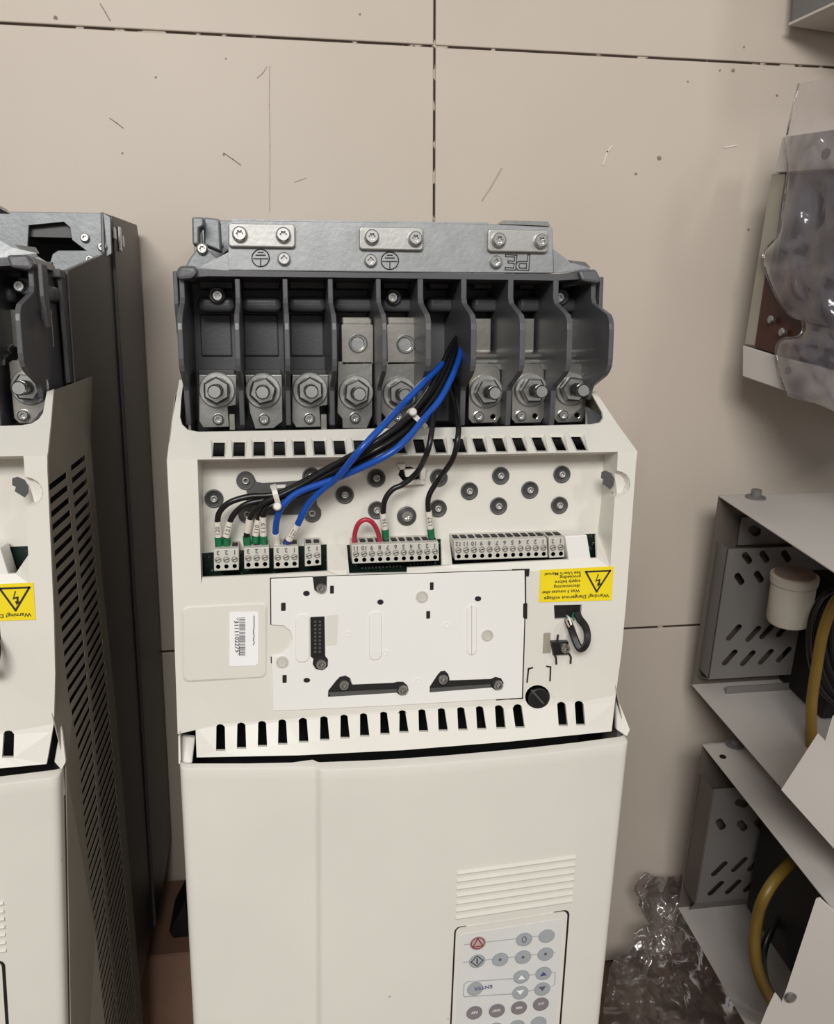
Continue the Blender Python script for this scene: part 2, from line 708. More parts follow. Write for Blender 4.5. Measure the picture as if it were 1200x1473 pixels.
def flank_x(z, y, side=1):
    """half outline of the drive: where the right (or left) flank stands at height z"""
    if side < 0:
        return X_L
    zs = [P(910, r, .577).z for r in (1600, 1455, 1067, 985, 655, 560)]
    up = z > P(917, 652, .577).z
    k = min(1, max(0, (y + CAM_D - (.645 if up else .577)) / .045))
    return (X_R - .0002) * k + (1 - k) * lin(z, zs, [.2225, P(868.5, 1455, .567).x + .0006, P(909.5, 1067, .5625).x + .0004, P(888, 985, DF).x - .0012, X_R - .0012, P(857, 563, .640).x - .0008])


drive = thing('motor_drive', ((X_L + X_R) / 2, -0.25, 0.0),
              'ivory motor drive with exposed grey terminal bays and wires, standing upside down, complete in view', 'motor drive',
              'ivory drives against the tiled wall')


def build_housing():
    R = 0.602                                  # depth of the wiring recess floor
    outer = [(240.4, yline(655.6, 240.4)), (244.5, 625), (249.5, 595), (258, 546), (264, 547), (260.5, 575), (259, 600), (262, 611), (270, 618.5), (285, 621.5),
             (400, 619.5), (580, 616), (760, 613), (852, 610.5), (864, 608), (868, 602), (867, 594), (851, 566), (857, 563),
             (887, 608), (914, 645), (917, yline(655.6, 917)), (915, 668), (901, 865), (894.5, 936), (888, 985), (886, 1000)]
    bot = []
    for px in range(880, 282, -30):
        bot.append((px, lin(px, [283, 430, 580, 730, 885], [1089.5, 1086.5, 1079, 1067, 1051.5])))
    outer += bot + [(283, 1089.5), (281.5, 1050), (255.7, 1056), (252, 950), (249, 858), (246, 780)]
    outer = [hp(*q) for q in outer]
    holes, loops, lines = [], [], []
    # ventilation slots in the sloping shoulder: chamfered mouths and dark openings
    for i in range(19):
        cx = lin(i, [0, 18], [315, 836.5])
        half = 8.2 * (1 - 0.1 * i / 18)
        yt, yb = yline(632.5, cx), yline(652.5, cx)
        ring, hole = [], []
        for (sx, yy, ex, ey) in ((-1, yt, -4.0, -5.0), (1, yt, 4.0, -5.0), (1, yb, 1.5, 1.4), (-1, yb, -1.5, 1.4)):
            x = const_x(cx + sx * half, 645, yy)
            hole.append(hp(x, yy, 0.004))
            ring.append(hp(x + ex, yy + ey))
        holes.append(hole)
        loops.append(ring)
    lines.append([hp(x, yline(655.6, x)) for x in (240.4, 262, 284)])
    lines.append([hp(889, yline(655.6, 889)), hp(917, yline(655.6, 917))])
    # recess with its slanting rim; the terminal openings sit along its foot
    oy = lambda x: yline(655.6, x)
    by = lambda x: yline(829.0, x)
    rim = [(284, oy(284)), (440, oy(440)), (600, oy(600)), (760, oy(760)), (889, oy(889)), (888, 677), (896, 679), (902, 683), (906, 690), (907, 698), (905, 706), (899, 712), (892, 715), (884.5, 715),
           (878, by(878)), (700, by(700)), (500, by(500)), (289.5, by(289.5))]
    loops.append([hp(*q) for q in rim])
    top = yline
    floor_ = [(292, top(659.5, 292)), (440, top(659.5, 440)), (600, top(659.5, 600)), (760, top(659.5, 760)), (869, top(659.5, 869)), (867, 679),
              (884, 680), (892, 682.5), (897, 688), (899, 695), (897.5, 702), (894, 707), (888, 710), (866, 710), (861, top(766, 861)), (861, top(774, 861))]
    # recess floor ends above the openings on the right, runs between them elsewhere
    floor_ = [pp(x, y, R if x < 870 else .5825) for x, y in floor_]
    h1 = [(290.5, 796, R), (305, 794.5, R), (470, 783, R), (470.5, 822, DF), (389, 826.5, DF), (291, 831, DF)]
    h2 = [(499, 784, R), (634.5, 775, R), (635.5, 814.5, .580), (586, 817, .580), (585.5, 824, DF), (502.5, 825.6, DF)]
    h3 = [(646.5, 776, R), (857.5, 767.5, R), (859, 803, .580), (651, 813, .580)]
    for h in (h1, h2, h3):
        holes.append([pp(*q) for q in h])
    fl = floor_[:-1]
    fl += [pp(859.5, 766.5, R), pp(646, 775, R), pp(645, 811, .583), pp(637, 812.5, .583), pp(636, 774, R), pp(498.5, 783, R), pp(497.5, 820, .581), pp(472.5, 821, .581), pp(471, 782, R), pp(304, 793.5, R), pp(293, 794.5, R)]
    loops.append(fl)
    # fold at the lower louvre lip and other cut-outs
    lines.append([hp(x, yline(1030, x)) for x in (284, 430, 580, 730, 884)])
    lip = [(317, 0), (347, 0), (377, 0), (406, 0), (436, 0), (466, 0), (495, 0), (523, 0), (552, 0), (579, 0), (607, 0), (635, 0), (663, 0), (690, 0), (717.5, 0), (745, 0), (807.5, 0), (833, 0)]
    for cx, _ in lip:
        yt = yline(lin(cx, [317, 580, 833], [1024.5, 1021.5, 1024.5]), cx)
        yb = yline(lin(cx, [317, 580, 833], [1062, 1054, 1061]), cx)
        h = 6.8
        loop = []
        for sx, yy in ((-1, yb), (1, yb), (1, yt + 5), (0.6, yt + 1.2), (0, yt), (-0.6, yt + 1.2), (-1, yt + 5)):
            loop.append(hp(const_x(cx + sx * h, yt + 5, yy), yy))
        holes.append(loop)
    # plug-in opening, relay window, latch window
    holes.append([hp(*q) for q in ((797, 870.5), (837, 869.5), (836, 889), (798, 891))])
    holes.append([hp(*q) for q in ((793, 924), (818, 923), (818, 941), (795, 942.5))])
    holes.append([hp(*q) for q in ell(773.5, 1002.5, 18, 17, 20)])
    # clip window
    holes.append([pp(x, y, R) for x, y in ((577, 672), (590, 671), (604, 677), (604, 689), (592, 693), (580, 692), (573, 683))])
    # eye of the hanging hook
    ob = plate(outer, holes, loops, lines, (0, 0.0028, 0)).build('housing', 'ivory', drive)
    # embossed field with the bar code
    f1 = skew(rrect(261.5, 869, 385, 979, 9), 323, -0.052)
    f2 = skew(rrect(265.0, 872, 381.5, 976, 8), 323, -0.052)
    e = MB()
    a = [P(x, y, DF - 0.0002) for x, y in f1]
    b = [P(x, y, DF - 0.0012) for x, y in f2]
    e.hexa(a, b)
    e.build('raised_field', 'ivory', ob)
    # clip body round the window
    c = MB()
    c.slab([P(*q, R - .004) for q in ((571, 668), (583, 667), (583, 674), (577, 676))], (0, .004, 0))
    c.slab([P(*q, R - .008) for q in ((582, 676), (601, 675), (600, 684), (584, 686))], (0, .006, 0))
    c.slab([P(*q, R - .005) for q in ((578, 693), (611, 690), (611, 696), (577, 699))], (0, .005, 0))
    c.slab([P(*q, R - .005) for q in ((606, 671), (613, 674), (611, 691), (605, 690))], (0, .005, 0))
    c.build('clip', 'ivory', ob)
    # eye in the hook recess
    k = MB()
    k.slab([P(x, y, .5820) for x, y in ((866, 679), (872, 677), (880, 681), (884, 689), (883, 698), (878, 704), (867, 696), (869, 690), (865, 688))], (0, .0008, 0))
    k.build('hook_eye', 'boss', ob)
    # relay pocket
    k = MB()
    k.slab([P(x, y, DF - .0005) for x, y in ((782.5, 911), (792, 910), (792.5, 939), (781, 940))], (0, .001, 0))
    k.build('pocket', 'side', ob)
    # small seam around the latch tongue
    s = MB()
    strip(s, [P(x, y, DF - .0006) for x, y in ((758.5, 981), (760.5, 962), (766, 960.5))], .0011)
    strip(s, [P(x, y, DF - .0006) for x, y in ((787, 958.5), (792.3, 959.5), (791.5, 979))], .0011)
    s.build('latch_seam', 'hollow', ob)
    return ob


housing = build_housing()


def build_inner():
    # black box added behind the housing so that its openings stay dark
    a0, a1 = P(262, 622, 0.640), P(880, 1080, 0.640)
    MB().box((X_L + .006, a0.y, 0.125), (X_R - .006, a0.y + .06, P(580, 628, .64).z)).build('shade_core', 'hollow', drive)
    MB().box((X_R - .011, -CAM_D + .588, P(580, 1290, .59).z), (X_R - .009, -CAM_D + .69, P(580, 660, .6).z)).build('shade_liner', 'hollow', drive)  # unseen black liner added to stop light showing through the vents
    # black blocks added to keep the lower louvre slots dark
    for (x0, x1, y0, y1) in ((335, 420, 1040, 1085), (440, 480, 1036, 1078), (540, 560, 1030, 1070), (700, 735, 1015, 1045)):
        MB().pbox(x0, y0, x1, y1, .625, .015).build('shade_block', 'black', drive)


build_inner()


def build_cover():
    def Dc(u):
        return 0.5490 + 0.0135 * u * u
    STEP = 0.0042
    flat = [.022, .06, .10, .15, .2, .25, .297, .303, .3085, .314, .3205, .36, .42, .48, .54, .6, .66, .72, .78, .84, .89, .935, .978]

    def step(s):
        return STEP * lin(s, [.298, .303, .314, .320, .36, .93, .98], [0, .10, .90, 1, 1, .7, .5])

    def edge(s):
        # upper edge of the front in the photo
        return lin(s, [0, .15, .295, .31, .45, .6, .75, .88, .96, 1.0], [1104.5, 1104.5, 1102.5, 1107, 1103.5, 1096.5, 1087.5, 1078, 1071, 1067])
    topL, topR, botL, botR, yB = 257.0, 909.5, 276.0, 868.5, 1455.0
    top, bot = [], []
    for s in flat:
        D = Dc(2 * s - 1) - step(s)
        a = P(topL + (topR - topL) * s, edge(s), D)
        b = P(botL + (botR - botL) * s, yB, D + .004)
        top.append(a)
        bot.append(a + (b - a) * ((.150 - a.z) / (b.z - a.z)))
    # rounded upright corners and short flanks
    arc = [(.0062, .016), (.0062, .0062), (.0057, .0037), (.0044, .0018), (.0025, .0005)]
    for sgn, at0 in ((-1, True), (1, False)):
        k = 0 if at0 else -1
        a, b = top[k], bot[k]
        ext = [(a + Vector((sgn * x, y, 0)), b + Vector((sgn * x, y, 0))) for x, y in arc]
        if at0:
            top[:0] = [e[0] for e in ext]
            bot[:0] = [e[1] for e in ext]
        else:
            top += [e[0] for e in reversed(ext)]
            bot += [e[1] for e in reversed(ext)]
    n = len(top)
    mb = MB()
    grid = []
    for v, w in zip(top, bot):
        bk = v + Vector((0, .0042 if len(grid) < 11 else .0085, .0010))
        grid.append([bk + Vector((0, .0005, -.02)), bk, v + Vector((0, .0016, .0002)), v + Vector((0, .0004, -.0004)), v + Vector((0, 0, -.0016))] +
                    [v + (w - v) * k for k in (.02, .1, .25, .45, .7, 1.0)])
    m = len(grid[0])
    for g in grid:
        mb.v += g
    for i in range(n - 1):
        for j in range(m - 1):
            mb.f.append([i * m + j, i * m + j + 1, (i + 1) * m + j + 1, (i + 1) * m + j])
    mb.build('front_cover', 'ivory', drive, smooth=True)
    # ears of the cover beside the louvre lip
    fl = lambda x, y, D: P(x, y, D)
    e = MB().hexa([fl(256, 1058, .584), fl(281, 1061, .584), fl(276.5, 1098, .575), fl(256.5, 1100, .575)],
           [v + Vector((0, .004, 0)) for v in (fl(256, 1058, .584), fl(281, 1061, .584), fl(276.5, 1098, .575), fl(256.5, 1100, .575))])
    e.build('cover_ear', 'ivory', drive, bevel=.0008)
    e = MB().hexa([fl(886, 1003, .583), fl(892, 1012, .579), fl(907, 1050, .567), fl(902, 1060, .566), fl(887, 1050, .572)],
           [v + Vector((0, .004, 0)) for v in (fl(886, 1003, .583), fl(892, 1012, .579), fl(907, 1050, .567), fl(902, 1060, .566), fl(887, 1050, .572))])
    e.build('cover_ear', 'ivory', drive, bevel=.0008)
    return Dc, STEP


Dc, STEP = build_cover()


def cD(px, py):
    """depth of the cover front where the photo shows (px, py)"""
    k = (py - 1100) / 355
    x0, x1 = 257 + 19 * k, 909.5 - 41 * k
    s = (px - x0) / (x1 - x0)
    u = (s - .5) * 2
    return Dc(u) - STEP * lin(s, [.36, .93, .98], [1, .7, .5]) + 0.004 * k


def build_keypad():
    # moulded ribs above the keypad
    for i in range(7):
        k = i / 6
        xa, ya = 657.5 - 2 * k, 1256 + 64 * k
        xb, yb = 827.5 - 5 * k, 1233 + 62 * k
        pts = []
        for q in range(9):
            t = q / 8
            x, y = xa + (xb - xa) * t, ya + (yb - ya) * t
            pts.append(P(x, y, cD(x, y) + .0003))
        MB().tube(pts, 0.0016, 8).build('rib', 'ivory', drive)
    f = lambda x, y, d: P(x, y, cD(x, y) - d)
    dy = -0.158
    # dark joint, frame, key field
    def sheet(loop, d, th, n=None):
        mb = MB()
        a = [f(x, y, d) for x, y in loop]
        b = [v + Vector((0, th, 0)) for v in a]
        return mb.hexa(a, b)
    def taper(loop):
        # the long sides run inwards going down as the upright edges do
        out = []
        for x, y in loop:
            k = (y - 1320) / 135
            out.append((x - 8.5 * k * (0.7 + 0.5 * (x - 650) / 170), y))
        return out
    L0 = taper(skew(rrect(654.5, 1321.5, 819, 1640, 8), 735, dy))
    L1 = taper(skew(rrect(657, 1323.5, 816.2, 1640, 7), 735, dy))
    L2 = taper(skew(rrect(663.5, 1334, 810, 1640, 5), 735, dy))
    sheet(L0, .0002, .004).build('keypad_joint', 'hollow', drive)
    sheet(L1, .0010, .004).build('keypad_frame', 'ivory', drive)
    kf = sheet(L2, .0013, .004).build('key_field', 'keyfield', drive)
    DD = 0.0021
    keys = [(687.5, 1357, 'keypink', 'stop'), (754.3, 1351.5, 'key', 'O'), (786.7, 1346.5, 'key', 'I'),
            (686.5, 1382.7, 'key', 'start'), (719.7, 1380.5, 'key', 'dot'), (752.7, 1377, 'key', 'dot'), (785, 1372.5, 'key', 'dot'),
            (750.3, 1405.3, 'key', 'up'), (782, 1400.3, 'key', 'upsolid'), (683.5, 1422.5, 'key', 'enter'),
            (748.7, 1428, 'key', 'down'), (780.5, 1422.8, 'key', 'downsolid'),
            (682.5, 1457, 'keydark', 'REF'), (715, 1454, 'keydark', 'RESET'), (746.8, 1450, 'keydark', 'REM'), (778.3, 1444.5, 'keydark', 'LOC'),
            (682, 1484, 'key', ''), (713, 1481, 'key', ''), (744, 1477, 'key', ''), (775, 1472, 'key', '')]
    ln = MB()
    lw = .0006
    def g(x, y, d=.0015):
        return f(x, y, d)
    for seg in (((668, 1359), (798, 1344)), ((667, 1384.5), (799, 1370)), ((750, 1405), (782, 1400)), ((748, 1428), (780, 1422))):
        strip(ln, [g(*seg[0]), g(*seg[1])], lw)
    strip(ln, [g(737, 1408), g(672, 1412.5), g(668, 1416), g(666.5, 1432), g(669, 1434), g(736, 1430)], lw)
    strip(ln, [g(793, 1398), g(799, 1399), g(798, 1416), g(794, 1419)], lw)
    ln.build('key_lines', 'paleink', kf)
    for cx, cy, m, kind in keys:
        mb = MB()
        loop = [(cx + 11.6 * math.cos(t) , cy + 9.6 * math.sin(t) - 0.15 * 11.6 * math.cos(t)) for t in [2 * math.pi * k / 20 for k in range(20)]]
        a = [g(x, y, .0012) for x, y in loop]
        b = [g(cx + (x - cx) * .93, cy + (y - cy) * .93, DD) for x, y in loop]
        mb.hexa(a, b)
        ko = mb.build('key', m, drive)
        pr = MB()
        D2 = DD + .0002
        pt = lambda dx, dy_: g(cx + dx, cy + dy_ - .15 * dx, D2)
        if kind == 'stop':
            strip(pr, [pt(9.3 * math.cos(t), 7.8 * math.sin(t)) for t in [2 * math.pi * k / 20 for k in range(20)]], .0006, True)
            strip(pr, [pt(-7, 4.6), pt(7, 4.6), pt(0, -7)], .0007, True)
            pr.build('symbol', 'redink', ko)
        elif kind == 'start':
            strip(pr, [pt(-8.5, 0), pt(0, -7.5), pt(8.5, 0), pt(0, 7.5)], .0006, True)
            strip(pr, [pt(0, -3.5), pt(0, 3.5)], .0008)
            pr.build('symbol', 'ink', ko)
        elif kind == 'dot':
            pr.poly([pt(2.2 * math.cos(t), 2 * math.sin(t)) for t in [2 * math.pi * k / 10 for k in range(10)]])
            pr.build('symbol', 'greyink', ko)
        elif kind in ('O', 'I'):
            if kind == 'I':
                strip(pr, [pt(0, -4), pt(0, 4)], .0008)
            else:
                strip(pr, [pt(3 * math.cos(t), 4 * math.sin(t)) for t in [2 * math.pi * k / 12 for k in range(12)]], .0006, True)
            pr.build('symbol', 'paleink' if kind == 'I' else 'greyink', ko)
        elif kind in ('up', 'upsolid'):
            pr.poly([pt(-5, 3.5), pt(5, 3.5), pt(0, -2.5)])
            pr.build('symbol', 'blueink' if kind == 'upsolid' else 'paper', ko)
        elif kind in ('down', 'downsolid'):
            pr.poly([pt(-5.5, -3.5), pt(0, 3), pt(5.5, -3.5)])
            pr.build('symbol', 'greyink' if kind == 'downsolid' else 'paper', ko)
        elif kind == 'enter':
            text(pr, 'ENTER', g(708, 1417, D2), g(676, 1421.5, D2) - g(708, 1417, D2), Vector((.1, 0, -1)), width=.0135, height=.0026)
            pr.build('lettering', 'blueink', ko)
        elif kind:
            w = .0046 if len(kind) == 3 else .006
            text(pr, kind, pt(4.5, -2), pt(-5, -2) - pt(5, -2), Vector((0, 0, -1)), width=w, height=.0018)
            pr.build('lettering', 'paper', ko)


build_keypad()


def build_earth_plate():
    D = 0.640
    out = [pp(*q, D) for q in ((329, 389), (328, 330), (329, 322), (334, 317), (341, 316), (560, 319), (704, 322), (795, 327), (796, 360), (797, 393), (560, 391.5))]
    pl = plate(out, (), (), (), (0, .003, 0)).build('earth_plate', 'zinc', drive, bevel=.0006)
    # rolled upper flange running back
    MB().slab([P(332, 317.5, D), P(703, 322.5, D), P(703, 320, D), P(334, 315, D)], (0, .045, .004)).build('top_flange', 'zinc', pl)
    MB().slab([P(719, 322, D + .02), P(792, 325, D + .02), P(788, 318.5, D + .02), P(724, 317, D + .02)], (0, .03, 0)).build('rear_tab', 'lug', pl)
    # sloping shoulders left and right
    MB().slab([P(330, 389, D + .002), P(330, 362, D + .002), P(286, 385, D + .005), P(275, 390, D + .004)], (0, .002, 0)).build('shoulder', 'zinc', pl)
    MB().slab([P(796, 358, D + .002), P(822, 378, D + .004), P(848, 385, D + .006), P(850, 390, D + .004), P(797, 393, D + .001)], (0, .002, 0)).build('shoulder', 'zinc', pl)
    MB().slab([P(818, 374, D + .010), P(842, 377, D + .010), P(850, 385, D + .006), P(835, 386, D + .006)], (0, .003, 0)).build('rear_tab', 'lug', pl)
    for (q0, q1, q2, q3, s1, s2) in (((328.5, 321), (425, 322.5), (424.5, 356), (329, 355), (345, 337), (407.5, 338)),
                                     ((517, 326), (609.5, 327.5), (610.5, 360), (518, 359), (534.5, 341), (597, 343.5)),
                                     ((702, 329.5), (789, 331), (790.5, 364), (700.5, 362), (717, 345.5), (777.5, 347))):
        r = rrect(q0[0], q0[1], q1[0], q3[1], 5, 4)
        MB().slab([P(x, y + (q1[1] - q0[1]) * (x - q0[0]) / (q1[0] - q0[0]), D - .0035) for x, y in r], (0, .0034, 0)).build('clamp_bar', 'zincbar', pl, bevel=.0010, seg=3)
        for s in (s1, s2):
            put('clamp_screw', SH['torx'], P(*s, D - .0034), pl)
    for s in ((408.5, 372.5), (533, 375), (713, 377)):
        put('pan_screw', SH['pan'], P(*s, D), pl)
    # engraved earth signs (upside down) and PE mark
    for cx, cy in ((375, 371), (561, 375)):
        e = MB()
        f = lambda dx, dy: P(cx + dx, cy + dy, D - .0004)
        strip(e, [f(12.5 * math.cos(t), 12.5 * math.sin(t)) for t in [2 * math.pi * k / 28 for k in range(28)]], .0007, True)
        strip(e, [f(-10, 1), f(10, 1)], .0007)
        strip(e, [f(0, 1), f(0, 12)], .0007)
        strip(e, [f(-6.5, -4), f(6.5, -4)], .0007)
        strip(e, [f(-3.5, -8), f(3.5, -8)], .0007)
        e.build('earth_sign', 'ink', pl)
    e = MB()
    for o_, s_ in (((0, 0), .95),):
        # outlined letters P and E turned over, so the reading runs right to left
        def ol(pts):
            strip(e, [P(x, y, D - .0004) for x, y in pts], .0006, True)
        ol([(762.5, 366.5), (759.5, 366.5), (758.5, 376), (746, 376), (743, 379), (742.5, 385), (745, 388.5), (761, 389)])
        ol([(757.8, 379), (748, 379), (746.5, 382), (748, 385.5), (757.5, 386)])
        ol([(744, 367), (727.5, 366), (727.5, 369), (740.5, 369.5), (740, 375.5), (731, 375), (731, 378), (740, 378.7), (739, 385.5), (727, 384.5), (727, 388), (742, 388.5)])
    e.build('lettering', 'ink', pl)


build_earth_plate()


def build_tray():
    DB, DT, DM = 0.695, 0.632, 0.598
    back = MB()
    z1, z0 = P(580, 392, DB).z, P(580, 640, DB).z
    xl, xr = P(266, 480, DT).x, P(853, 450, .63).x
    back.box((xl, -CAM_D + DB, z0), (xr, -CAM_D + DB + .004, z1))
    tr = back.build('terminal_tray', 'tray', drive)
    # upper rail that closes the bays towards the earth plate, with its corner caps
    r = MB()
    r.slab([P(256, 392, DT), P(260, 386, DT), P(330, 389, DT), P(560, 392.5, DT), P(800, 394, DT), P(858, 390, DT), P(861, 400, DT), P(800, 403.5, DT), P(560, 400, DT), P(300, 397, DT), P(258, 400, DT)], (0, .06, 0))
    r.build('top_rail', 'tray', tr)
    MB().slab([P(252, 392, DT - .006), P(258, 382, DT - .004), P(282, 382, DT - .004), P(284, 392, DT - .006), P(276, 401, DT - .007), P(256, 402, DT - .007)], (0, .03, 0)).build('corner_cap', 'tray', tr, bevel=.002)
    MB().slab([P(832, 388, DT - .004), P(858, 387, DT - .004), P(866, 402, DT - .007), P(862, 408, DT - .007), P(838, 404, DT - .006)], (0, .03, 0)).build('corner_cap', 'tray', tr, bevel=.002)
    # ledge moulded across the upper part of each bay
    tops = [(284, 338), (347, 405), (414, 470), (481, 540), (549, 602), (616, 660), (680, 727), (746, 792), (806, 840)]
    for k, (a, b) in enumerate(tops):
        MB().pbox(a, 426, b, 448, .668, .028).build('bay_ledge', 'tray', tr, bevel=.0042, seg=4)
        MB().pbox(a + 2, 404, b - 2, 416, .680, .016).build('bay_ledge', 'tray', tr, bevel=.001)
        if k < 3:
            MB().pbox(a + 3, 452, b - 4, 512, .6925, .003).build('bay_panel', 'tray', tr, bevel=.001)
            MB().pbox(a, 532, b, 540, .672, .02).build('bay_ledge', 'tray', tr, bevel=.001)
    # partitions: thin upright blades with a nose that swells forward
    def blade(px, py_ref, Dref, t, top_y=401, nose=DM, foot=612, d_foot=.634):
        X = P(px, py_ref, Dref).x
        q = []
        for (y, D) in ((top_y, DT), (428, DT), (436, DT - .003), (452, nose + .006), (458, nose + .0025), (465, nose + .0006), (474, nose), (516, nose), (526, nose + .001), (534, nose + .004), (541, nose + .010), (556, DT - .004), (562, DT - .001), (foot, d_foot)):
            z = P(px, y, D).z
            q.append((D, z))
        ring = [Vector((X - t / 2, -CAM_D + D, z)) for D, z in q] + [Vector((X - t / 2, -CAM_D + DB + .001, q[-1][1])), Vector((X - t / 2, -CAM_D + DB + .001, q[0][1]))]
        return MB().slab(ring, (t, 0, 0))
    for px in (342, 410.5, 475.5, 544.5, 605, 667.5, 735, 800):
        t = .0034 if px < 560 else .0040
        blade(px, 420, DT, t).build('partition', 'tray', tr, bevel=.0006)
    blade(262, 420, DT, .0035, nose=.606).build('end_wall', 'tray', tr, bevel=.0006)
    blade(854, 420, DT, .0035, top_y=405, nose=.593, foot=575).build('end_wall', 'tray', tr, bevel=.0006)
    # outer corner strip on the left and on the right, with a small eye
    for X, s in ((X_L + .0035, 1), (X_R - .0065, -1)):
        zt = P(580, 394, .63).z
        x0, x1 = min(X, X + s * .003), max(X, X + s * .003)
        zz = [P(580, y, .64).z for y in (440, 482, 560)]
        MB().slab([Vector((x0, -CAM_D + d, z)) for d, z in ((.632, zt), (.632, zz[0]), (.640, zz[1]), (.646, zz[1]), (.646, zt))], (x1 - x0, 0, 0)).build('outer_post', 'tray', tr, bevel=.0006)
        MB().slab([Vector((x0, -CAM_D + d, z)) for d, z in ((.684, zt), (.690, zz[2]), (.704, zz[2]), (.704, zt))], (x1 - x0, 0, 0)).build('outer_rim', 'tray', tr, bevel=.0006)
        MB().lathe((X + s * .004, -CAM_D + .650, P(580, 464, .64).z), [(.0016, 0), (.0036, 0), (.0036, .006), (.0016, .006)], 14).build('eye', 'tray', tr)
    # floor of the tray
    a, b = P(262, 617, .634), P(866, 606, .634)
    MB().box((xl + .002, -CAM_D + .634, P(580, 622, .634).z - .004), (xr - .002, -CAM_D + DB, P(580, 622, .634).z)).build('tray_floor', 'tray', tr)
    MB().slab([P(845, 585, .640), P(868, 600, .622), P(866, 607, .620), P(845, 612, .62)], (0, .004, 0)).build('tray_gusset', 'tray', tr)
    for s in ((313, 425.5), (564.5, 428), (804, 428)):
        put('small_screw', SH['small'], P(*s, .664), tr)
        MB().lathe(P(*s, .672), [(.0062, 0), (.0062, .006), (.0052, .008), (.003, .008)], 18).build('screw_seat', 'tray', tr)
    # eight lugs with stud, nut and washers
    DL = .648
    lugs = [((286, 539), (340, 614), (312.5, 561), (314, 603), 0), ((352, 539), (406, 616), (378.5, 562), (380, 603), 1), ((420, 539), (472, 614), (446, 561), (445, 602), 0),
            ((486, 520), (536, 616), (512, 564.5), (510.5, 601), 2), ((549, 520), (601, 615), (575, 566), (572.5, 599), 2),
            ((673, 527), (720, 608), (699, 563), (688.5, 599), 3), ((735, 526), (783, 608), (763.5, 561), (749, 598), 3), ((796, 525), (842, 607), (821, 559.5), (809.5, 597), 3)]
    for (x0, y0), (x1, y1), nut, scr, kind in lugs:
        if kind == 0:
            loop = [(x0, y0), (x1, y0), (x1 - 1, y0 + 44), (x1 - 12, y0 + 46), (x1 - 10, y1), (x0 + 6, y1 + 1), (x0, y1 - 8)]
        elif kind == 1:
            loop = [(x0, y0), (x1, y0), (x1 + 1, y1 - 10), (x1 - 12, y1), (x0 + 15, y1 + 1), (x0 + 7, y0 + 54)]
        elif kind == 2:
            loop = [(x0, y0), (x1, y0), (x1, y0 + 60), (x1, y1 - 18), (x1 - 8, y1), (x0 + 7, y1), (x0 + 6, y1 - 14), (x0 - 1, y1 - 22)]
        else:
            loop = [(x0 + 2, y0 + 3), (x0 + 6, y0), (x1 - 6, y0), (x1, y0 + 7), (x1 + 1, y1 - 10), (x1 - 5, y1), (x0 + 7, y1 + 1), (x0 + 1, y1 - 6)]
        holes = []
        if kind == 3:
            holes = [[pp(x, y, DL) for x, y in ell(scr[0] + 21, scr[1] + .5, 3.6, 3.6, 10)]]
        lg = plate([pp(x, y, DL) for x, y in loop], holes, (), (), (0, .004, 0)).build('terminal_lug', 'nickel' if kind == 3 else 'lug', drive, bevel=.0005)
        c = P(*nut, DL)
        put('washer', SH['washer'], c, lg)
        put('spring_washer', SH['spring'], c + Vector((0, -.0023, 0)), lg)
        nt = put('hex_nut', SH['nut'], c + Vector((0, -.004, 0)), lg)
        nt.rotation_euler = (0, random.uniform(-.4, .4), 0)
        put('stud', SH['stud'], c + Vector((0, -.004, 0)), lg)
        put('lug_screw', SH['lugscrew'], P(*scr, DL), lg)
        if kind == 3:
            # busbar: rises behind, with a bent bright step
            xa, xb = x0 + 6, x0 + 34
            MB().pbox(x0 + 4, 458, x0 + 33, 508, .672, .004).build('busbar', 'nickel', lg, bevel=.0005)
            if x0 < 790:
                MB().pbox(x0 + 39, 458, x0 + 52, 508, .676, .004).build('busbar', 'nickel', lg, bevel=.0005)
            st = MB()
            X0, X1 = P(x0 + 2, 515, .665).x, P(x1 + 1 - (16 if x0 > 790 else 0), 515, .665).x
            prof = [(.672, P(600, 504, .672).z), (.664, P(600, 505, .664).z), (.660, P(600, 509, .66).z), (.6605, P(600, 513, .66).z), (.664, P(600, 516, .664).z), (.657, P(600, 518, .657).z), (.650, P(600, 524, .65).z), (.648, P(600, 532, .648).z)]
            k = len(st.v)
            for D, z in prof:
                st.v += [Vector((X0, -CAM_D + D, z)), Vector((X1, -CAM_D + D, z)), Vector((X1, -CAM_D + D + .003, z)), Vector((X0, -CAM_D + D + .003, z))]
            for i in range(len(prof) - 1):
                for e in range(4):
                    st.f.append([k + 4 * i + e, k + 4 * i + (e + 1) % 4, k + 4 * i + 4 + (e + 1) % 4, k + 4 * i + 4 + e])
            st.build('busbar_step', 'steel', lg, smooth=True)
        if kind == 0:
            MB().pbox(x1 - 10, y1 - 18, x1 - 2, y1 + 4, DL + .001, .003).build('lug_tongue', 'nickel', lg)
    # two cable clamps
    for (x0, x1, cx, cy) in ((490.5, 537.5, 514.5, 494), (556, 604, 582.5, 495)):
        D = .648
        out = [pp(x, y, D) for x, y in ((x0, 468), (x0 + 3, 466), (x1 - 3, 466), (x1, 468), (x1, 524), (x0 + 1, 525))]
        hole = [pp(x, y, D) for x, y in ell(cx, cy, 9, 9.2, 18)]
        cl = plate(out, [hole], (), (), (0, .026, 0)).build('cable_clamp', 'nickel', drive, bevel=.0006)
        MB().slab([P(x, y, D + .002) for x, y in ((x0 + 1, 456), (x1 - 5, 456), (x1 - 2, 460), (x1 - 2, 467), (x0 + 1, 467))], (0, .022, 0)).build('clamp_top', 'nickel', cl, bevel=.0012)
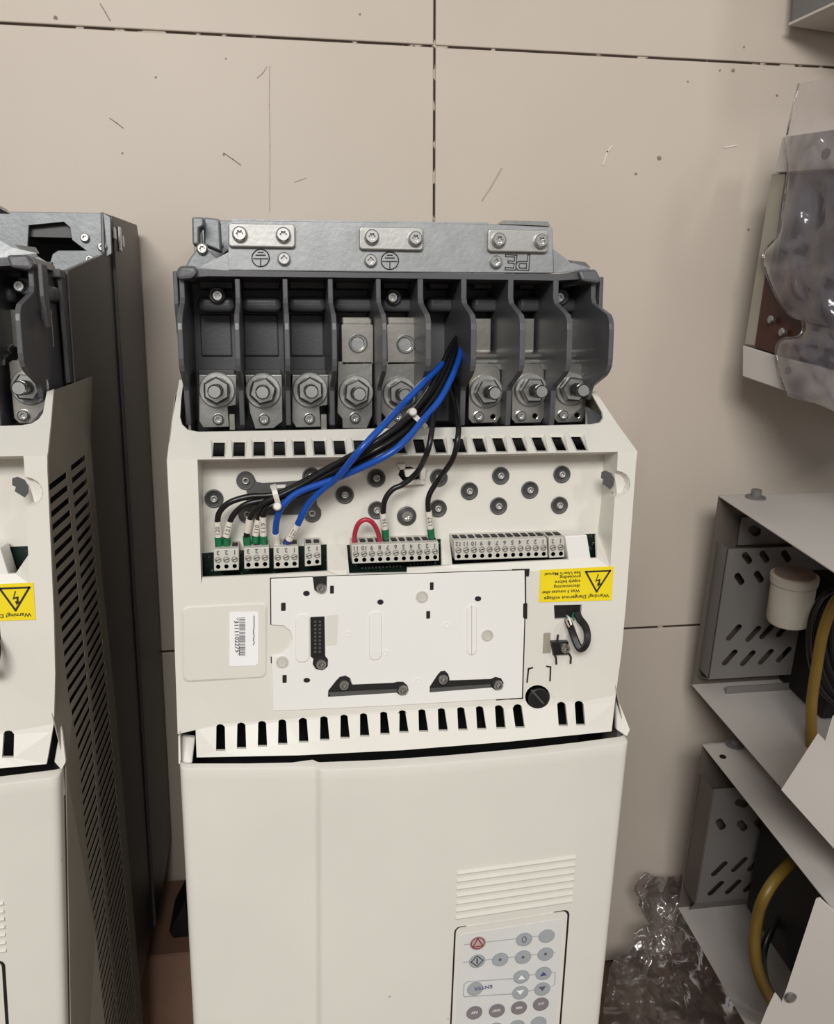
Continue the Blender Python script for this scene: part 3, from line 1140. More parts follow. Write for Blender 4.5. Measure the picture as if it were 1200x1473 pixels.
        MB().slab([P(x, y, D + .004) for x, y in ((x0 + 3, 525), (x1 - 8, 524), (x1 - 12, 531), (x0 + 10, 532))], (0, .02, 0)).build('clamp_foot', 'lug', cl, bevel=.0008)
        MB().lathe(P(cx, cy, D + .004), [(.0070, .0030), (.0070, .0046), (.0062, .0050), (.0058, .0046), (.0056, .0030), (.0048, .0022), (.0040, .0020), (.0036, .0004), (.0030, -.004), (.0012, -.004)], 22).build('grub_screw', 'zinc', cl)
        MB().box((P(x0, 500, D).x + .001, -CAM_D + D + .012, P(x0, 520, D).z), (P(x1, 500, D).x - .001, -CAM_D + D + .03, P(x0, 470, D).z)).build('clamp_core', 'hollow', cl)
    # plain bay without lug: plate with a small hole
    MB().pbox(622, 540, 662, 606, .676, .006).build('bay_plate', 'tray', tr, bevel=.001)


build_tray()


def build_bosses():
    R = .602
    b = MB()
    b.lathe((0, 0, 0), [(.0062, .0002), (.0062, .0012), (.0050, .0012), (.0046, -.004), (.0026, -.004), (.0026, .0022), (.0020, .0024), (.0016, .0024), (.0013, -.002), (.0005, -.002)], 24)
    me = b.mesh('boss', 'boss', True)
    r = MB()
    r.lathe((0, 0, 0), [(.0024, -.001), (.0025, .0022), (.0022, .0030), (.0015, .0031), (.0012, .0005), (.0003, .0005)], 18)
    rim = r.mesh('boss_core', 'zincbar', True)
    for p in ((308, 717), (353.5, 691), (356, 739.5), (449, 738), (448, 685), (541.5, 687.5), (496, 711.5), (542, 733.5),
              (720, 684), (808, 682), (675, 706), (762, 704.5), (717, 727.5), (804.5, 726.5), (631, 687), (630, 731)):
        o = put('boss', me, P(*p, R), drive)
        put('boss_core', rim, P(*p, R), o)
    # chrome screw in a stepped seat
    o = MB().lathe(P(585, 742, R), [(.0068, 0), (.0068, .001), (.0058, .0014), (.0054, .0004), (.0044, .0004)], 24).build('screw_seat', 'boss', drive)
    put('small_screw', SH['small'], P(585, 742, R - .0004), o)
    # dark plate with rounded lobes behind the cable bundle
    D = R - .001
    out = [(342, 691), (346, 682), (354, 679), (363, 682), (369, 693), (378, 695), (436, 691), (440, 682), (452, 680), (461, 690), (460, 700), (455, 704), (456, 726), (462, 734), (461, 744), (452, 750),
           (440, 747), (434, 740), (382, 741), (367, 745), (357, 751), (346, 745), (344, 733), (354, 727), (356, 712), (354, 704), (345, 700)]
    hl = [[pp(x, y, D) for x, y in ((388, 697), (412, 696), (410, 702), (389, 703))]]
    plate([pp(x, y, D) for x, y in out], hl, (), (), (0, .0016, 0)).build('cable_plate', 'boss', drive)


build_bosses()


def block(x0, y0, x1, y1, xb0, xb1, yb, n, first, D=.5845):
    """pluggable terminal strip: photo corners of the front, its cells, the number on the leftmost cell"""
    D1 = .603
    a = [P(x0, y0, D), P(x1, yb[0], D), P(x1 + xb1, yb[1], D), P(x0 + xb0, y1, D)]
    mb = MB()
    c = [Vector((v.x, -CAM_D + D1, v.z)) for v in a]
    c[0] = c[0] + Vector((0, 0, .0018))
    c[1] = c[1] + Vector((0, 0, .0018))
    mb.hexa(a, c)
    o = mb.build('terminal_block', 'block', drive, bevel=.0004)
    ring, hole, num, mouth = MB(), MB(), MB(), MB()
    fr = lambda s, t, d=0.0: (a[0] * (1 - s) + a[1] * s) * (1 - t) + (a[3] * (1 - s) + a[2] * s) * t + Vector((0, -d, 0))
    for k in range(n):
        s = (k + .5) / n
        w = (a[1] - a[0]).length / n
        ring.lathe(fr(s, .48), [(w * .40, -.0004), (w * .40, .0005), (w * .28, .0006), (w * .25, -.0002), (w * .04, -.0002)], 12)
        hole.lathe(fr(s, .80), [(w * .27, .0003), (w * .05, .0003)], 10)
        strip(hole, [fr(s - .22 / n, .48 + .03, .0006), fr(s + .22 / n, .48 - .03, .0006)], .0005)
        v = fr(s, .06, .0004)
        text(num, str(first - k), v + Vector((0, 0, 0)), (-1, 0, .03), (0, 0, -1), height=.0030 * min(1, w / .0045), anchor=.5, bold=.02)
        m0, m1 = c[0] * (1 - s) + c[1] * s, fr(s, 0)
        q = m0 * .45 + m1 * .55
        mouth.box((q.x - w * .34, q.y - .003, q.z - .0004), (q.x + w * .34, q.y + .005, q.z + .0006))
    for mb_, nm, mm in ((ring, 'terminal_screws', 'ring'), (hole, 'test_holes', 'hollow'), (num, 'numbering', 'greyink'), (mouth, 'wire_mouths', 'hollow')):
        q = mb_.build(nm, mm, o)
        q['kind'] = 'stuff'
    return o


def build_terminals():
    # circuit boards glimpsed in the three openings
    D = .604
    for (x0, y0, x1, y1) in ((288, 782, 474, 836), (498, 774, 640, 830), (645, 766, 862, 818)):
        MB().pbox(x0, y0, x1, y1, D, .0016).build('circuit_board', 'pcb', drive)
    block(307.5, 790.5, 343.5, 821.5, .5, .2, (789, 820), 3, 3)
    block(351, 788.5, 387, 818.5, .5, .4, (787, 817), 3, 3)
    block(393.5, 787, 429.3, 818, .5, .5, (786, 816.5), 3, 3)
    block(438.5, 785, 461.8, 815, .3, .4, (784, 813), 2, 2)
    block(506, 784, 631, 811, 1, .8, (780, 806.5), 11, 11)
    block(653, 778, 786.5, 806, 1.6, 1.6, (774, 802), 12, 12)
    block(789.5, 774, 812, 803, .8, .6, (773, 801.5), 2, 2)
    MB().slab([P(*q, .580) for q in ((813, 771.5), (844.5, 769.5), (851, 809), (819, 810.5))], (0, .018, 0)).build('blank_cap', 'white', drive, bevel=.0006)
    # edge socket marks on the boards below the strips
    for (xa, xb, y) in ((520, 584, 816), (590, 632, 811)):
        q = MB()
        for k in range(int((xb - xa) / 5)):
            q.pbox(xa + 5 * k, y - .05 * (k * 5), xa + 5 * k + 2.4, y + 2.4 - .05 * (k * 5), .6025, .002)
        o = q.build('solder_pads', 'ring', drive)
        o['kind'] = 'stuff'


build_terminals()


def build_panel():
    D = DF - .0016
    out = [(390, 833), (450, 830.3), (452.5, 849), (458, 853), (466, 852), (470, 846), (470.5, 829.5), (600, 825.8), (755, 820.5), (755.5, 868), (753, 869), (752.8, 889), (754.6, 890), (751, 1004), (560, 1015.5), (393, 1023),
           (391, 944), (405, 942), (416, 933), (421, 919), (418, 908), (408, 900), (390.5, 899)]
    H = []
    e = lambda x, y, rx, ry=None, n=10: H.append(ell(x, y, rx, ry, n))
    q = lambda x0, y0, x1, y1: H.append([(x0, y0), (x1, y0 - .3), (x1, y1 - .3), (x0, y1)])
    q(404.5, 867.5, 411, 879.5)
    q(475, 843, 480.5, 854.5)
    q(406.5, 971.5, 412.5, 983)
    q(618.8, 838, 624, 849.5)
    q(613.5, 879.5, 619, 890.5)
    e(441, 854, 5, 4)
    e(547.5, 866.5, 4.6, 4)
    e(441.5, 979, 5, 3.6)
    e(688, 861.7, 4.8, 3.8)
    H.append([(446.5, 888), (467, 887), (468, 944), (472, 949), (471.5, 959), (464, 965), (455, 963), (450, 956), (451, 948), (447, 945)])
    H.append([(472, 1003), (472.5, 993.5), (484, 979), (489, 974), (497, 972), (504, 976), (507.5, 985), (566, 982.5), (572, 981), (580, 981), (586, 986), (588, 993), (584, 1000), (577, 1001), (571, 997)])
    H.append([(618.5, 996.5), (618.5, 988), (629, 972), (634, 966), (640, 965), (645, 970), (647.5, 979), (706, 977), (713, 974), (721, 976), (725, 983), (722, 991), (714, 993.5), (708, 989.5)])
    loops = []
    pn = plate([pp(*p, D) for p in out], [[pp(*p, D) for p in h] for h in H], loops, (), (0, .0020, 0)).build('mounting_panel', 'white', drive, bevel=.0003, seg=1)
    # black plates stand in for shade in the panel's gap and cut-outs
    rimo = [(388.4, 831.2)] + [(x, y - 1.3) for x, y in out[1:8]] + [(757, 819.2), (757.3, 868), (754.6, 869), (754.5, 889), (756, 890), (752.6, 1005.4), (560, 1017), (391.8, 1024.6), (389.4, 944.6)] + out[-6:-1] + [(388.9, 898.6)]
    plate([pp(x, y, DF - .0004) for x, y in rimo], (), (), (), (0, .0008, 0)).build('panel_gap_shade', 'hollow', drive)
    def well(loop, m='hollow'):
        c = sum((Vector(p) for p in loop), Vector((0, 0))) / len(loop)
        return MB().slab([P(c.x + (x - c.x) * 1.03, c.y + (y - c.y) * 1.03, DF - .0007) for x, y in loop], (0, .0004, 0)).build('cut_out_shade', m, pn)
    for h in H:
        well(h)
    well([(449, 830), (471, 829), (471, 850), (462, 855), (452, 851)])
    for a in ([(737, 819), (762, 818.3), (761, 829), (757.5, 829), (757.5, 823), (737, 823.8)], [(753.4, 869), (758.8, 868), (758.5, 890), (753.2, 889.5)]):
        MB().slab([P(*p, DF - .0012) for p in a], (0, .0006, 0)).build('cut_out_shade', 'hollow', pn)  # black slabs paint the shade of the gap at the panel's edge
    # grey strips paint the light on the lower walls of two slots
    for a in ([(476, 1002.5), (572, 997), (571, 991), (473, 996)], [(619.5, 996), (706, 989.5), (706, 984), (619.5, 990)]):
        MB().slab([P(*p, DF - .0009) for p in a], (0, .0003, 0)).build('slot_wall', 'boss', pn)
    for s in ((462, 845), (462, 954), (495, 984), (579, 991), (637, 976), (716, 984)):
        put('panel_screw', SH['panelscrew'], P(*s, DF - .0010), pn)
    # plug socket with pins
    sk = MB()
    sk.pbox(448, 890, 466, 944, DF - .0010, .0004)
    so = sk.build('socket', 'black', pn)
    pin = MB()
    for r in range(9):
        for c in range(2):
            pin.pbox(452 + 6.5 * c, 893 + 5.4 * r, 455.4 + 6.5 * c, 895.6 + 5.4 * r, DF - .0013, .0004)
    o = pin.build('pins', 'boss', so)
    o['kind'] = 'stuff'
    MB().slab([P(*p, D - .0001) for p in ((468.5, 885.5), (487, 884.5), (485, 928), (469, 929))], (0, .0003, 0)).build('shallow_field', 'ivory', pn)
    # raised ovals, bumps
    for (x0, y0, x1, y1) in ((424.5, 883, 446, 953), (530.5, 879, 549.5, 950), (671, 869, 686.5, 943)):
        r = MB()
        lo = skew(rrect(x0, y0, x1, y1, 8, 5), (x0 + x1) / 2, -.04)
        r.hexa([P(x, y, D + .0001) for x, y in lo], [P((x0 + x1) / 2 + (x - (x0 + x1) / 2) * .86, (y0 + y1) / 2 + (y - (y0 + y1) / 2) * .96, D - .0007) for x, y in lo])
        r.build('raised_oval', 'white', pn)
    for x, y, r_ in ((406, 952, 9), (607, 858, 9), (701, 913.5, 9)):
        MB().lathe(P(x, y, D), [(r_ * .00046, -.0002), (r_ * .00046, .0008), (r_ * .00036, .0010), (r_ * .00032, .0003)], 20).build('stud_head', 'block', pn)
    for x, y in ((501, 912), (554, 939), (643.5, 899), (602, 979)):
        MB().lathe(P(x, y, D), [(.0021, 0), (.0021, .0004), (.0014, .0004), (.0013, .0001)], 14).build('mould_mark', 'white', pn)


build_panel()


def build_front_bits():
    # warning label, printed to be read with the drive the other way up
    D = DF - .0005
    c = [P(*q, D) for q in ((777.5, 820), (883, 814.8), (880.3, 863.5), (775.5, 866.5))]
    lab = MB().slab(c, (0, .0004, 0)).build('warning_label', 'yellow', drive, label='yellow warning label')
    f = lambda x, y: P(x, y, D - .0003)
    t = MB()
    rd = f(780, 862) - f(877, 857)
    dn = Vector((0, 0, -1))
    S = lambda x0, y0, x1: (f(x0, y0), (f(x0, y0) - f(x1, y0)).length)
    def lnx(s, x0, y0, x1, h):
        o, w = S(x0, y0, x1)
        text(t, s, o, rd, dn, width=w, height=h, bold=.012)
    k = .577 / F_PX
    lnx('Warning! Dangerous voltage', 876.5, 854.2, 783, 5.4 * k)
    lnx('Wait 5 minutes after', 834.5, 847.8, 779.5, 4.8 * k)
    lnx('disconnecting', 834.5, 840.6, 797, 4.8 * k)
    lnx('supply before', 835, 833.8, 798.5, 4.8 * k)
    lnx('proceeding', 835.5, 827.2, 805.5, 4.8 * k)
    lnx("See User's Manual", 835.8, 821.8, 784, 4.8 * k)
    strip(t, [f(843, 822.5), f(878, 821), f(858.5, 851)], .0012, True)
    t.poly([f(860.5, 825.5), f(861.8, 826), f(858.6, 834.2), f(864, 832.6), f(863.2, 839.5), f(865.2, 839.2), f(860.3, 844), f(859.2, 838.9), f(861, 839.2), f(861.4, 835.2), f(856.6, 837)])
    t.build('lettering', 'ink', lab)
    # bar code label
    c = [P(*q, DF - .0018) for q in ((330.5, 881.5), (370, 880.5), (372, 883), (371.5, 954.5), (368, 957.5), (330, 958.5))]
    bl = MB().slab(c, (0, .0008, 0)).build('barcode_label', 'paper', drive, label='white bar code sticker')
    t = MB()
    f = lambda x, y: P(x, y, DF - .0021)
    text(t, '*3111102275*', f(337, 888.5), (0, 0, -1), (1, 0, 0), width=(f(337, 888.5) - f(337, 943)).length, height=6.4 * k, bold=.02)
    y = 888.5
    rb = random.Random(3)
    while y < 944:
        h = rb.choice((.7, .7, 1.3))
        t.poly([f(344.2, y), f(352.8, y), f(352.8, y + h), f(344.2, y + h)])
        y += h + rb.choice((.8, .8, 1.5))
    y = 886
    while y < 926:
        h = rb.choice((1.2, 1.8, 2.4))
        strip(t, [f(365.2, y), f(365.2 + rb.choice((-.7, .7)), y + h)], .0005)
        y += h + .9
    t.build('lettering', 'greyink', bl)
    # plug with ribbon loop
    MB().pbox(798, 871, 837, 890.5, DF + .003, .012).build('plug', 'black', drive, bevel=.0006)
    def lead(pts, w, m, nm, z=.0025):
        p = smooth_path([P(*q) for q in pts], 8)
        mb = MB()
        k0 = len(mb.v)
        for i, v in enumerate(p):
            tg = (p[min(i + 1, len(p) - 1)] - p[max(i - 1, 0)]).normalized()
            sd = Vector((0, -1, 0)).cross(tg).normalized() * (w / 2)
            th = Vector((0, -.0008, 0))
            mb.v += [v - sd, v - sd * .6 + th, v + sd * .6 + th, v + sd]
        for i in range(len(p) - 1):
            for e in range(3):
                mb.f.append([k0 + 4 * i + e, k0 + 4 * i + e + 1, k0 + 4 * i + 5 + e, k0 + 4 * i + 4 + e])
        return mb.build(nm, m, drive)
    rib = lead([(829, 880, .578), (834, 890, .574), (842, 901, .568), (845, 912, .564), (844, 925, .562), (838, 933, .562), (832, 930, .563), (826, 916, .566), (821, 902, .571), (817, 892, .577)], .0052, 'black', 'ribbon_cable')
    so = rib.modifiers.new('thick', 'SOLIDIFY')
    so.thickness = .0008
    for pts, m in (([(815.5, 886, .580), (818, 888, .573), (820, 892, .570), (822, 899, .567)], 'paper'),
                   ([(813.5, 890, .578), (815, 894, .571), (819, 902, .567)], 'keypink'), ([(825, 882, .578), (824, 887, .572), (826, 892, .570)], 'green')):
        MB().tube(smooth_path([P(*q) for q in pts], 6), .0007, 6).build('lead', m, rib)
    # relay in its window
    rl = MB().slab([P(*q, DF - .004) for q in ((793.5, 923.5), (818, 922.8), (819, 941.5), (797, 942.5))], (0, .012, 0)).build('relay', 'black', drive, bevel=.0004)
    for pts in (((801.5, 924), (803, 913)), ((797.5, 941), (800, 946), (800.5, 955.5)), ((818.5, 940), (821.5, 945), (821, 954.5))):
        MB().tube([P(*q, DF - .002) for q in pts], .0007, 6).build('relay_leg', 'black', rl)
    put('panel_screw', SH['panelscrew'], P(812, 931.5, DF - .004), rl)
    # round slotted lock under the latch
    kn = MB().lathe(P(773.5, 1003, DF + .002), [(.0078, 0), (.0078, .003), (.0070, .0036), (.0015, .0036)], 26).build('quarter_turn_lock', 'black', drive)
    s = MB()
    strip(s, [P(765, 993, DF - .0019), P(782, 1012, DF - .0019)], .0011)
    s.build('lock_slot', 'boss', kn)
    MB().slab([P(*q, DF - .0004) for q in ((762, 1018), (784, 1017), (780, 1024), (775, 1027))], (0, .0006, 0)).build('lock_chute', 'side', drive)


build_front_bits()


def build_flank():
    """sheet metal chassis and vented side panel; measured on the neighbour, whose right flank is in view"""
    XN = X_LEFT_DRIVE
    sh = Vector((-DX, 0, 0))
    q = lambda x, y: PX(x, y, XN) + sh
    flat = lambda v: (v.y, v.z, v)
    q2 = q
    # outline in the plane of the flank
    mid = [q2(*p) for p in ((131, 640), (149, 850), (165, 1000), (187, 1250), (205, 1455))]
    mid.append(mid[-1] + (mid[-1] - mid[-2]) * .25)
    zb = mid[-1].z
    cor = q(133.5, 549)
    front = [Vector((0, -CAM_D + .6408, P(857, 563, .640).z - .001)), Vector((0, -CAM_D + DF + .0005, P(917, 650, DF).z)), Vector((0, -CAM_D + DF, P(890, 985, DF).z)), Vector((0, -CAM_D + .572, P(890, 1060, .572).z))]
    poly = [(v.y, v.z) for v in front] + [(-CAM_D + .572, zb)] + [(v.y, v.z) for v in reversed(mid)] + [(cor.y, cor.z)]
    holes = []
    # two columns of slanting vents between four edges that run down the flank
    edges = []
    for pts in (((74.7, 706), (106, 1010), (127, 1231), (149, 1450)), ((96.6, 682), (128.5, 1000), (152.5, 1300), (167, 1446)),
                ((103, 678), (132, 1000), (156, 1300), (170.5, 1446)), ((123.6, 652), (156, 1010), (180, 1273), (195.5, 1450))):
        v = [q2(*p) for p in pts]
        edges.append(([-w.z for w in v], [w.y for w in v]))
    ye = lambda k, z: lin(-z, *edges[k]) if -z < edges[k][0][-1] else edges[k][1][-1] + (-z - edges[k][0][-1]) * .09
    pitch = .00885
    for c, z0 in ((0, q2(74.7, 706).z), (2, q2(103, 678).z)):
        k = 0
        while z0 - pitch * k > zb + .02:
            za = z0 - pitch * k
            zb_ = za + .0026
            h = .0044
            holes.append([(ye(c, za), za), (ye(c + 1, zb_), zb_), (ye(c + 1, zb_), zb_ - h), (ye(c, za), za - h)])
            k += 1
    for side, X in ((1, X_R), (-1, X_L)):
        if side == -1:
            use = []
        else:
            use = holes
        fx = lambda z, y: flank_x(z, y, side)
        o3 = [(a, b, Vector((fx(b, a), a, b))) for a, b in poly]
        h3 = [[(a, b, Vector((fx(b, a), a, b))) for a, b in h] for h in use]
        fold = [(a, b, Vector((fx(b, a), a, b))) for a, b in [(-CAM_D + .5835 + .0000 * t, front[2].z - .03 - (front[2].z - .04 - zb) * t / 12) for t in range(13)]]
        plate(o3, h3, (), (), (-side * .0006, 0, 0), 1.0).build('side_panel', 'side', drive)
    # rim strips on the flank where cover and panel meet
    # chassis sides
    zt_, zt2, zlow = CAM_H + .118, CAM_H + .131, CAM_H - .615
    prof = [(.700, q(118, 400).z), (.852, q(161, 372).z), (.858, zt_), (1.035, zt2), (1.045, zt2 - .01), (1.045, zlow + .02), (1.03, zlow), (.775, zlow), (.735, q(165, 1000).z), (.700, q(131, 640).z)]
    for X, s in ((X_R - .0045, -1), (X_L + .0045, 1)):
        MB().slab([Vector((X, -CAM_D + d, z)) for d, z in prof], (s * .003, 0, 0)).build('chassis_side', 'char', drive, bevel=.0008)
        pr2 = [(.885, zt_ + .001), (1.035, zt2), (1.045, zt2 - .012), (1.045, zlow + .02), (.90, zlow)]
        MB().slab([Vector((X, -CAM_D + d, z)) for d, z in pr2], (-s * .0032, 0, 0)).build('chassis_flange', 'char', drive, bevel=.0006)
    # back plate and core of the chassis
    MB().box((X_L + .006, -CAM_D + .70, CAM_H - .60), (X_R - .006, -CAM_D + 1.03, CAM_H + .045)).build('chassis_core', 'hollow', drive)
    MB().box((X_L + .004, -CAM_D + 1.035, CAM_H - .61), (X_R - .004, -CAM_D + 1.045, CAM_H + .128)).build('back_plate', 'char', drive)
    # galvanised head frame with a window at either end
    D = .858
    g = lambda x, y: P(x, y, D) + sh
    r_out = [g(-160, 308), g(0, 311), g(150, 313), g(159, 319), g(161, 371), g(120, 399), g(60, 392), g(-160, 395)]
    win = [g(42, 331), g(92, 326), g(101, 334), g(104, 352), g(124, 367), g(84, 367), g(76, 372), g(72, 386), g(40, 366)]
    fl = lambda v: (v.x, v.z, v)
    hf = plate([fl(v) for v in r_out], [[fl(v) for v in win]], (), (), (0, .004, 0), 1.0).build('head_frame', 'frame', drive, bevel=.0005)
    mid_x = (X_L + X_R) / 2
    mir = lambda v: Vector((2 * mid_x - v.x, v.y, v.z))
    hl = plate([fl(mir(v)) for v in reversed(r_out)], [[fl(mir(v)) for v in reversed(win)]], (), (), (0, .004, 0), 1.0).build('head_frame', 'frame', drive, bevel=.0005)
    for s in ((123, 349), (148, 362), (130, 380)):
        put('small_screw', SH['small'], g(*s) + Vector((0, -.0005, 0)), hf)
        put('small_screw', SH['small'], mir(g(*s)) + Vector((0, -.0005, 0)), hl)
    # grey duct seen through the window
    a, b = g(36, 330), g(104, 352)
    for fx in (lambda v: v, mir):
        p0, p1 = fx(Vector((a.x, a.y + .008, b.z + .003))), fx(Vector((b.x + .004, a.y + .06, a.z + .006)))
        MB().box((min(p0.x, p1.x), p0.y, p0.z), (max(p0.x, p1.x), p1.y, p1.z)).build('duct', 'char', drive)
    # top sheet closing the head
    MB().slab([Vector((X_L + .004, -CAM_D + .86, zt_ - .001)), Vector((X_R - .004, -CAM_D + .86, zt_ - .001)), Vector((X_R - .004, -CAM_D + 1.035, zt2 - .001)), Vector((X_L + .004, -CAM_D + 1.035, zt2 - .001))], (0, 0, -.003)).build('head_sheet', 'frame', drive)
    # steel plates stand in for highlights on slots at the flank's head
    for (x, y0, y1) in ((163, 333, 349), (170.5, 332, 366), (175, 345, 360)):
        v0, v1 = PX(x, y0, XN) + sh, PX(x, y1, XN) + sh
        MB().box((X_R - .001, v0.y, v1.z), (X_R + .0014, v0.y + .008, v0.z)).build('slot_glint', 'steel', drive, bevel=.0005)
    # left hand head bracket with its screw
    br = MB().slab([P(*p, .70) for p in ((273, 371), (287, 352), (304, 362), (318, 374), (290, 392), (262, 392))], (0, .012, 0))
    bo = br.build('head_bracket', 'frame', drive, bevel=.0015)
    br = MB().slab([P(*p, .78) for p in ((276, 312), (293, 312), (293, 325), (286, 329), (286, 352), (277, 352))], (0, .02, 0))
    br.build('bracket_hook', 'frame', bo, bevel=.0015)
    MB().slab([P(*p, .80) for p in ((293, 312), (316, 315), (318, 362), (293, 352))], (0, .02, 0)).build('bracket_web', 'frame', bo, bevel=.0015)
    put('small_screw', SH['small'], P(291, 358, .699), bo)
    # inset foot that carries the drive
    MB().box((X_L + .06, -CAM_D + .66, 0), (X_R - .06, -CAM_D + 1.02, CAM_H - .60)).build('foot', 'rubber', drive, bevel=.003)


build_flank()


# ------------------------------------------------------------------ the neighbouring drive: a copy of every part that shows
def copy_tree(o, parent, shift, out):
    if o.type == 'MESH':
        base = root_loc(o)
        m = o.data
        xs = [proj(base + v.co + shift)[0] for v in m.vertices]
        if max(xs) < -25:
            return None
    c = o.copy()
    C.objects.link(c)
    c.parent = parent
    for ch in o.children:
        copy_tree(ch, c, shift, out)
    return c


bpy.context.view_layer.update()
left = copy_tree(drive, None, Vector((DX, 0, .004)), [])
left.location = drive.location + Vector((DX, 0, .004))
left['label'] = 'ivory motor drive cut off by the left edge, showing its dark vented flank'
# bare clamp of the earth plate stays; its loose lead is a part of the copy


# ------------------------------------------------------------------ wires
def wire(name, label, pts, r, m, sleeve=None, ferrule=None, ring=None, group='control wires on the terminal strips', smooth=8, fm='green', sr=None):
    t = thing(name, P(*pts[0]), label, 'wire', group)
    p = smooth_path([P(*q) for q in pts], smooth)
    MB().tube(p, r, 10).build('insulation', m, t, smooth=True)
    if sleeve:
        s = [P(*q) for q in sleeve]
        MB().tube(smooth_path(s, 4), sr or r * 1.22, 12).build('marker_sleeve', 'sleeve', t, smooth=True)
        # little printed number on the sleeve
        n = MB()
        a, b = s[0], s[-1]
        d = (b - a)
        side = d.cross(Vector((0, -1, 0))).normalized()
        if ring:
            text(n, ring, a + d * .2 + Vector((0, -(sr or r * 1.22) * 1.04, 0)) + side * .0012, d, -side, height=.0026, width=d.length * .5)
            n.build('lettering', 'greyink', t)
    if ferrule:
        f = [P(*q) for q in ferrule]
        MB().tube([f[0], f[0] + (f[-1] - f[0]) * .7, f[-1]], [r * 1.35, r * 1.3, r * .8], 12).build('ferrule', fm, t, smooth=True)
    return t


RB, RBL = .0020, .0022
wire('control_wire', 'black wire on the far left terminal, outermost of the five at the left strips',
     [(314, 790, .592), (314, 770, .590), (313, 750, .588), (317, 735, .586), (332, 722, .584), (360, 714, .584), (396, 711, .584), (430, 696, .582), (480, 669, .576), (530, 643, .566), (566, 621, .571), (596, 594, .592), (622, 562, .606), (640, 530, .620), (651, 503, .635), (662, 484, .655)],
     RB, 'wblack', [(314, 772, .590), (312.5, 750, .588)], [(314.5, 773, .590), (315, 787, .592)], '120')
wire('control_wire', 'black wire second from the left, entering the leftmost terminal block',
     [(325.5, 789, .592), (325.5, 772, .590), (331, 750, .588), (341, 735, .586), (358, 724, .584), (396, 716, .584), (432, 703, .580), (482, 677, .574), (534, 651, .564), (570, 629, .569), (601, 601, .590), (627, 568, .604), (645, 535, .619), (654, 507, .635), (663, 486, .655)],
     RB, 'wblack', [(325.5, 772, .590), (331, 750, .588)], [(325.7, 773, .590), (326, 787, .592)], '121')
wire('control_wire', 'black wire left in the second terminal block, its sleeve ending in a black band',
     [(355, 787, .592), (355, 768, .590), (359, 748, .587), (368, 733, .584), (380, 723, .5815), (400, 714, .5795), (436, 696, .5775), (484, 667, .571), (532, 641, .560), (570, 614, .567), (599, 587, .588), (620, 558, .603), (634, 530, .617), (648, 500, .633), (660, 482, .655)],
     RB, 'wblack', [(355.5, 765, .590), (359.5, 746, .587)], [(355, 772, .590), (356, 786, .592)])
wire('control_wire', 'black wire in the middle of the second terminal block, half hidden behind its neighbours',
     [(367.5, 786, .593), (367.5, 770, .592), (371, 750, .590), (376, 738, .588), (384, 728, .586), (402, 720, .5845), (436, 706, .583), (486, 682, .577), (538, 656, .567), (574, 634, .572), (605, 605, .593), (630, 573, .607), (648, 538, .622), (657, 508, .637), (665, 487, .656)],
     RB, 'wblack', [(367.5, 770, .592), (371.5, 747, .590)], [(367.5, 771, .592), (368, 785, .593)], '110')
wire('control_wire', 'black wire on the right side of the second terminal block with an upright white sleeve',
     [(379, 786, .592), (379, 770, .590), (378.5, 750, .588), (380, 739, .586), (387, 730, .583), (403, 722, .5825), (438, 709, .580), (488, 686, .574), (540, 659, .563), (578, 636, .569), (608, 607, .590), (632, 575, .604), (650, 540, .620), (658, 509, .636), (666, 487, .656)],
     RB, 'wblack', [(379, 770, .590), (378.5, 743, .587)], [(379, 770, .590), (379.5, 785, .592)], '119')
wire('control_wire', 'blue wire from the left hole of the third terminal block, passing under the crossing',
     [(398, 786, .592), (398, 776, .590), (396.5, 766, .587), (399, 745, .581), (408, 726, .577), (432, 707, .575), (487, 687, .568), (551, 658, .556), (583, 634, .560), (610, 602, .580), (632, 576, .592), (648.5, 546, .606), (661, 514, .626), (665, 491, .648), (666, 484, .658)],
     RBL, 'wblue', [(398.3, 784, .592), (396.5, 767, .587)], None, '108', fm='purple')
wire('control_wire', 'blue wire from the middle hole of the third terminal block, crossing over the bundle',
     [(410, 786, .593), (413, 780, .590), (417.5, 773, .588), (428.5, 754, .584), (443, 726, .579), (462, 706, .574), (480, 692, .568), (493, 678, .561), (522, 643, .551), (560, 603, .565), (584, 577, .585), (608, 552, .598), (632, 528, .616), (646, 512, .633), (656, 496, .652), (668, 507, .656), (682, 504, .658)],
     RBL, 'wblue', [(415.5, 776, .589), (428.5, 754.5, .584)], [(416.5, 775, .589), (410.5, 786, .593)], '107', fm='purple')
wire('control_wire', 'black wire dropping over the clip onto the middle terminal strip beside the red jumper',
     [(554.5, 782, .592), (553.5, 762, .589), (551.5, 740, .587), (554, 719, .585), (565, 704, .584), (581, 696, .583), (601, 678, .579), (615, 650, .565), (621, 622, .568), (623, 600, .582), (628, 572, .604), (640, 540, .625), (655, 505, .648), (664, 485, .662)],
     .0019, 'wblack', [(554, 761, .589), (551, 738, .587)], [(554, 761, .589), (555, 777, .591)], '136')
wire('control_wire', 'black wire farthest right, entering the right end of the middle terminal strip',
     [(620.5, 781, .592), (619.5, 762, .589), (616.5, 738, .587), (617, 714, .585), (631, 690, .582), (651, 661, .569), (659, 628, .566), (659, 604, .585), (655, 582, .612), (650, 562, .640), (648, 540, .665)],
     .0019, 'wblack', [(619.3, 760, .589), (616.5, 735, .587)], [(619.5, 760, .589), (621, 776, .591)], '157')
